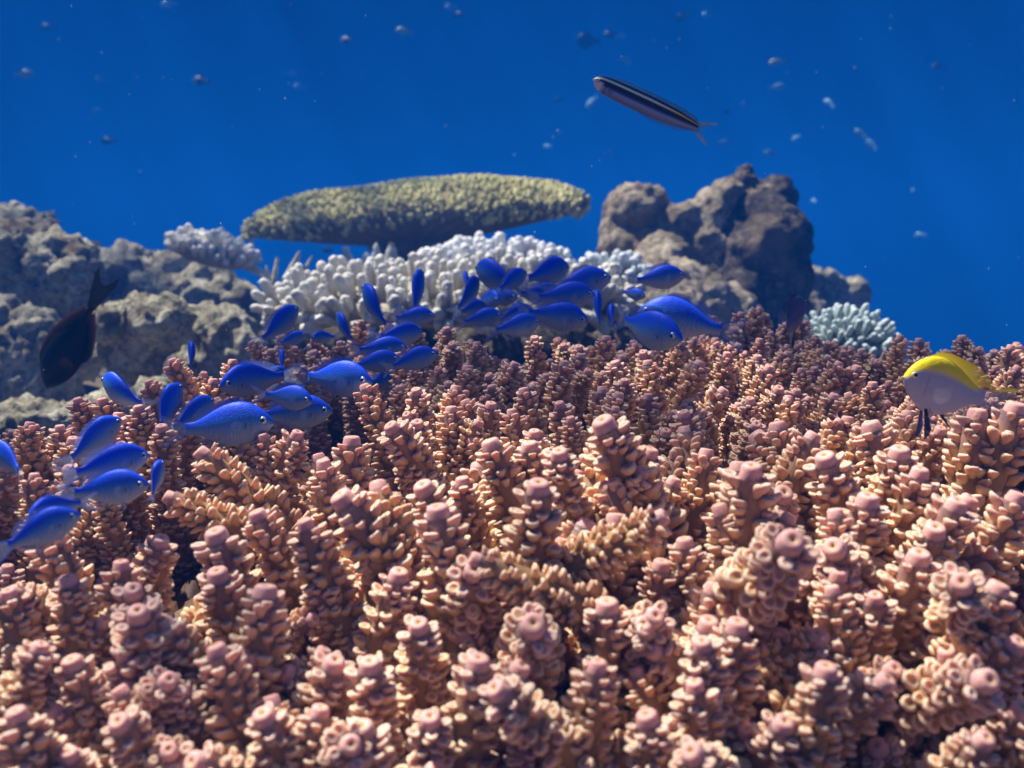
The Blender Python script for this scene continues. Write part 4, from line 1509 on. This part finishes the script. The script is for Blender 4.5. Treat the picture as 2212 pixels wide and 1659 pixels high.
sg = assemble("surgeonfish", surgeon_set(), "dark brown oval fish head down with rusty orange fin edges before the left rocks")
place(sg, 148, 752, 1.0, 290, 180, -57, 0, 1.42)

# ---- striped blenny in open water
FB = Spec()
FB.x = [0, .02, .05, .1, .2, .35, .5, .65, .8, .9, 1]
FB.top = [v * 1.0 for v in [0.0, .034, .054, .067, .074, .077, .077, .074, .064, .05, .036]]
FB.bot = [v * 1.0 for v in [0.0, -.036, -.06, -.075, -.086, -.09, -.09, -.085, -.068, -.05, -.034]]
FB.wid = [0, .02, .032, .04, .044, .045, .044, .04, .03, .02, .012]


def fb_color(X, S, Z):
    def band(a, b, w=.035):
        return (sstep(S, a - w, a + w) * (1 - sstep(S, b - w, b + w)))[..., None]
    c = np.broadcast_to(np.array([0.17, 0.25, 0.46]), X.shape + (3,)).copy()
    k = sstep(S, -0.75, -0.35)[..., None]
    c = c * k + np.array([0.13, 0.16, 0.29]) * (1 - k)
    k = band(-.12, .06, .05)
    c = c * (1 - k) + np.array([0.01, 0.03, 0.42]) * k
    dash = 0.6 + 0.4 * np.sin(X * 150) * sstep(X, .2, .4) * (1 - sstep(X, .75, .85))
    k = band(0.0, .58)
    blk = np.array([0.010, 0.008, 0.007]) + np.array([0.055, 0.045, 0.03]) * (np.clip(dash - .7, 0, 1) * sstep(S, .15, .4))[..., None] * 3
    c = c * (1 - k) + blk * k
    k = band(.52, .74, .04)
    yel = lerp(np.array([0.85, 0.85, 0.60]), np.array([0.85, 0.55, 0.03]), sstep(X, .55, .85))
    c = c * (1 - k) + yel * k
    k = sstep(S, .70, .78)[..., None]
    c = c * (1 - k) + np.array([0.004, 0.006, 0.05]) * k
    k = ((1 - sstep(X, .07, .11)) * (1 - sstep(S, .1, .3)))[..., None]
    c = c * (1 - k) + np.array([0.62, 0.58, 0.62]) * k
    gl = np.exp(-((X - .125) / .006) ** 2)[..., None] * (S < .1)[..., None]
    return c * (1 - .75 * gl)


FB.color = fb_color


def blenny_set():
    sp, bd = FB, 0.0
    out = {'body': fish_body(sp, bd, 130, 64).mesh("body", M_FISH_PLAIN)}
    xb = np.linspace(.08, .95, 61)
    base = np.stack([-xb, 0 * xb, prof(sp, xb, sp.top) - .004], 1)
    tip = base + np.stack([0 * xb - .03, 0 * xb, np.interp(xb, [.08, .2, .8, .92, .95], [.004, .022, .03, .028, .008]) + .004], 1)

    def dc(u, t):
        e = (t > .8) * 1.0
        c = lerp(np.array([0.05, 0.11, 0.12]), np.array([0.004, 0.006, 0.03]), e)
        return c, 0.35 + 0.4 * e
    out['dorsal_fin'] = fin(base, tip, 6, colfun=dc).mesh("dorsal_fin", M_FIN)
    xb = np.linspace(.45, .94, 41)
    base = np.stack([-xb, 0 * xb, prof(sp, xb, sp.bot) + .004], 1)
    tip = base + np.stack([0 * xb - .02, 0 * xb, -np.interp(xb, [.45, .55, .85, .94], [.003, .018, .024, .006]) - .004], 1)

    def ac(u, t):
        e = (t > .8) * 1.0
        return lerp(np.array([0.10, 0.18, 0.28]), np.array([0.01, 0.02, 0.12]), e), 0.25 + 0.3 * e
    out['anal_fin'] = fin(base, tip, 6, colfun=ac).mesh("anal_fin", M_FIN)
    b, t = tail_pts(sp, .17, .105, .22, 31, 1.5)

    def tcol(u, t):
        e = np.clip(np.abs(u * 2 - 1), 0, 1)
        return lerp(np.array([0.12, 0.16, 0.14]), np.array([0.32, 0.26, 0.08]), e ** 2), 0.3 * e + 0.3 * (1 - t)
    out['tail_fin'] = fin(b, t, 7, colfun=tcol).mesh("tail_fin", M_FIN)
    for sd in (1, -1):
        a = np.linspace(R(-40), R(10), 9)
        ln = np.full(9, .06)
        o = np.array([-.14, .04 * sd, -.02])
        tips = o + np.stack([-np.cos(a) * ln, np.full(9, .02 * sd), np.sin(a) * ln], 1)
        bb = o[None] + np.array([0, 0, 1])[None] * np.linspace(-.008, .008, 9)[:, None]
        out['pectoral_fin', sd] = fin(bb, tips, 4, (0.2, 0.22, 0.3)).mesh("pectoral_fin", M_FIN)
        e, p = eye_geo((-.052, .026, .010), .013, sd, (0.30, 0.34, 0.5))
        out['eye', sd] = e.mesh("eye", M_EYE)
        out['pupil', sd] = p.mesh("pupil", M_PUPIL)
    return out


fb = assemble("blenny", blenny_set(), "slender striped blenny with black, yellow and silver bands alone in the open blue water")
place(fb, 1395, 224, .8, 290, 186, 23, -15, 1.15)

# ---- far fish in the open water
def far_mesh(back, belly, head=None, deep=1.0):
    sp = Spec()
    sp.x, sp.top, sp.bot, sp.wid = CH.x, [v * deep for v in CH.top], [v * deep for v in CH.bot], CH.wid

    def cf(X, S, Z):
        k = sstep(S, -.3, .5)[..., None]
        c = np.array(belly) * (1 - k) + np.array(back) * k
        if head is not None:
            h = (1 - sstep(X, .25, .5))[..., None]
            c = c * (1 - h) + np.array(head) * h
        return c
    sp.color = cf
    g = fish_body(sp, 0.15, 24, 16)
    b, t = tail_pts(sp, .3, .19, .5, 9)
    f = fin(b, t, 3, np.array(back), bend=.15)
    v, q, t_, c, uv = f.arrays()
    g.add(v, q, t_, c, uv)
    xb = np.linspace(.27, .84, 13)
    base = np.stack([-xb, 0 * xb, prof(sp, xb, sp.top) - .012], 1)
    tip = base + np.stack([-.05 + 0 * xb, 0 * xb, np.interp(xb, [.27, .33, .7, .84], [.02, .06, .09, .03])], 1)
    v, q, t_, c, uv = fin(base, tip, 3, np.array(back), bend=.15).arrays()
    g.add(v, q, t_, c, uv)
    return g.mesh("distant_fish", M_FISH_PLAIN)


FAR_M = {
    'p': far_mesh((0.22, 0.50, 0.66), (0.34, 0.58, 0.68)),
    'd': far_mesh((0.012, 0.016, 0.022), (0.03, 0.035, 0.04)),
    'y': far_mesh((0.32, 0.42, 0.20), (0.38, 0.52, 0.42)),
    'm': far_mesh((0.015, 0.02, 0.025), (0.03, 0.035, 0.04), (0.35, 0.40, 0.30)),
    'r': far_mesh((0.012, 0.016, 0.025), (0.02, 0.025, 0.03), None, 1.7),
}
FAR = [
    (363, 10, 4.2, 40, 200, 'p', "pale far fish at the top edge, leftmost pale one there"),
    (102, 60, 5.5, 44, 180, 'd', "dim dark far fish in the upper left corner"),
    (54, 160, 4.6, 44, 20, 'y', "olive far fish close to the left edge of the blue water"),
    (217, 172, 5.5, 34, 240, 'p', "faint pale far fish between the olive one and the dark one with green head"),
    (432, 176, 4.0, 54, 160, 'm', "dark far fish with greenish head in the left of the blue water"),
    (233, 305, 5.0, 44, 170, 'd', "dark slim far fish above the left rocks"),
    (748, 88, 4.6, 44, 150, 'm', "dark far fish with pale head, high above the left of the table coral"),
    (870, 68, 4.4, 42, 175, 'y', "yellowish far fish high above the table coral"),
    (972, 16, 4.6, 36, 220, 'p', "pale far fish at the top edge just left of a dark one"),
    (993, 33, 5.0, 42, 150, 'd', "dark far fish at the top edge beside a pale one"),
    (630, 160, 6.5, 34, 30, 'p', "faint far fish above a fainter pair, over the left of the table coral"),
    (646, 188, 7.0, 30, 200, 'p', "faintest far speck of a fish just below another faint one left of centre"),
    (207, 243, 6.0, 34, 60, 'p', "faint upright far fish above the dark slim one at left"),
    (1526, 32, 4.4, 40, 230, 'p', "pale far fish at the top edge, right of a dark slim one"),
    (1473, 38, 5.0, 46, 150, 'd', "dark slim far fish near the top edge above the blenny"),
    (1266, 90, 4.8, 56, 185, 'r', "round dark far fish directly above the blenny's head"),
    (1318, 76, 4.8, 40, 165, 'd', "dark far fish touching a pale one above the blenny"),
    (1342, 78, 4.7, 26, 20, 'p', "tiny pale far fish touching a dark one above the blenny"),
    (1353, 131, 4.2, 38, 40, 'p', "pale far fish slanting up right just above the blenny's back"),
    (1277, 223, 4.2, 48, 130, 'p', "pale blue far fish diving just below the blenny's head"),
    (1676, 135, 4.2, 42, 178, 'y', "yellowish far fish level in the water right of the blenny, upper of two"),
    (1681, 188, 4.4, 40, 5, 'p', "pale blue far fish level in the water right of the blenny, lower of two"),
    (1789, 222, 4.4, 34, 130, 'p', "pale far fish nosing up, below and right of the level pair"),
    (1856, 287, 3.8, 34, 145, 'p', "bright pale far fish, upper of the touching pair right of the dark boulder's peak"),
    (1880, 311, 3.8, 38, 125, 'p', "bright pale far fish, lower of the touching pair right of the dark boulder's peak"),
    (1718, 299, 5.0, 30, 120, 'p', "faint pale far fish above the right shoulder of the dark boulder"),
    (1206, 217, 6.0, 28, 170, 'd', "faint dark far fish left of the blenny's head"),
    (1571, 242, 6.0, 26, 20, 'd', "faint dark far speck of a fish right of the blenny's tail"),
    (1606, 226, 6.0, 32, 70, 'p', "faint upright pale far fish right of the blenny's tail"),
    (2026, 145, 6.0, 36, 160, 'd', "faint dark far fish alone in the upper right of the water"),
    (1756, 435, 4.6, 28, 110, 'p', "small pale far fish just right of the dark boulder's top"),
    (1972, 412, 5.0, 28, 80, 'p', "small pale far fish alone over the low rock at right"),
    (1986, 508, 4.4, 30, 130, 'p', "lowest pale far fish in the open water at right"),
    (1563, 309, 6.2, 34, 10, 'p', "faint far fish just below the blenny's tail"),
    (1662, 332, 6.2, 34, 190, 'y', "faint olive far fish above the dark boulder's peak"),
    (1316, 332, 6.5, 26, 30, 'p', "faint far fish above the rounded knob of the tan rock"),
    (1181, 318, 6.5, 30, 140, 'p', "faint far fish above the right end of the table coral"),
    (707, 541, 2.9, 30, 160, 'd', "small dark fish in the gap under the table coral's left half"),
]
for (px, py, d, L, yaw, k, lab) in FAR:
    o = link("distant_fish", FAR_M[k])
    tag(o, lab, "fish", "distant fish in the open water")
    up = 35 if 'upright' in lab or 'nosing' in lab or 'touching pair' in lab else (-30 if 'diving' in lab else rng.normal(0, 10))
    place(o, px, py, d * 1.3, L * .95, yaw, up)

# ------------------------------------------------------------------ drifting specks
g = Geo()
v, t = icosphere(0)
for k in range(200):
    d = rng.uniform(0.35, 3.5)
    p = P(rng.uniform(-200, 2400), rng.uniform(-100, 900), d)
    s = rng.uniform(0.0002, 0.00045) * (0.4 + 0.6 * d)
    st = np.array([1, 1, rng.uniform(1, 3)])
    g.add(v * s * st + p, t=t, c=(0.7, 0.7, 0.72))
specks = link("drifting_specks", g.mesh("drifting_specks", M_FISH_PLAIN))
specks["kind"] = "stuff"
specks["label"] = "tiny pale specks drifting in the water"

# ------------------------------------------------------------------ the water itself
g = Geo()
x0, x1, y0, y1, z0, z1 = -60, 60, -20, 80, -9.0, 1.8
cv = [(x, y, z) for z in (z0, z1) for (x, y) in ((x0, y0), (x1, y0), (x1, y1), (x0, y1))]
g.add(cv, [(3, 2, 1, 0), (4, 5, 6, 7), (0, 1, 5, 4), (1, 2, 6, 5), (2, 3, 7, 6), (3, 0, 4, 7)])
m, n, b, o = new_mat("sea_water_haze")
n.nodes.remove(b)
pv = n.nodes.new("ShaderNodeVolumePrincipled")
pv.inputs['Color'].default_value = (0.0035, 0.132, 0.63, 1)
pv.inputs['Density'].default_value = 0.13
pv.inputs['Absorption Color'].default_value = (0.0, 0.0, 0.0, 1)
n.links.new(pv.outputs[0], o.inputs['Volume'])
hz = link("haze", g.mesh("haze", m, smooth=False))
hz["kind"] = "stuff"
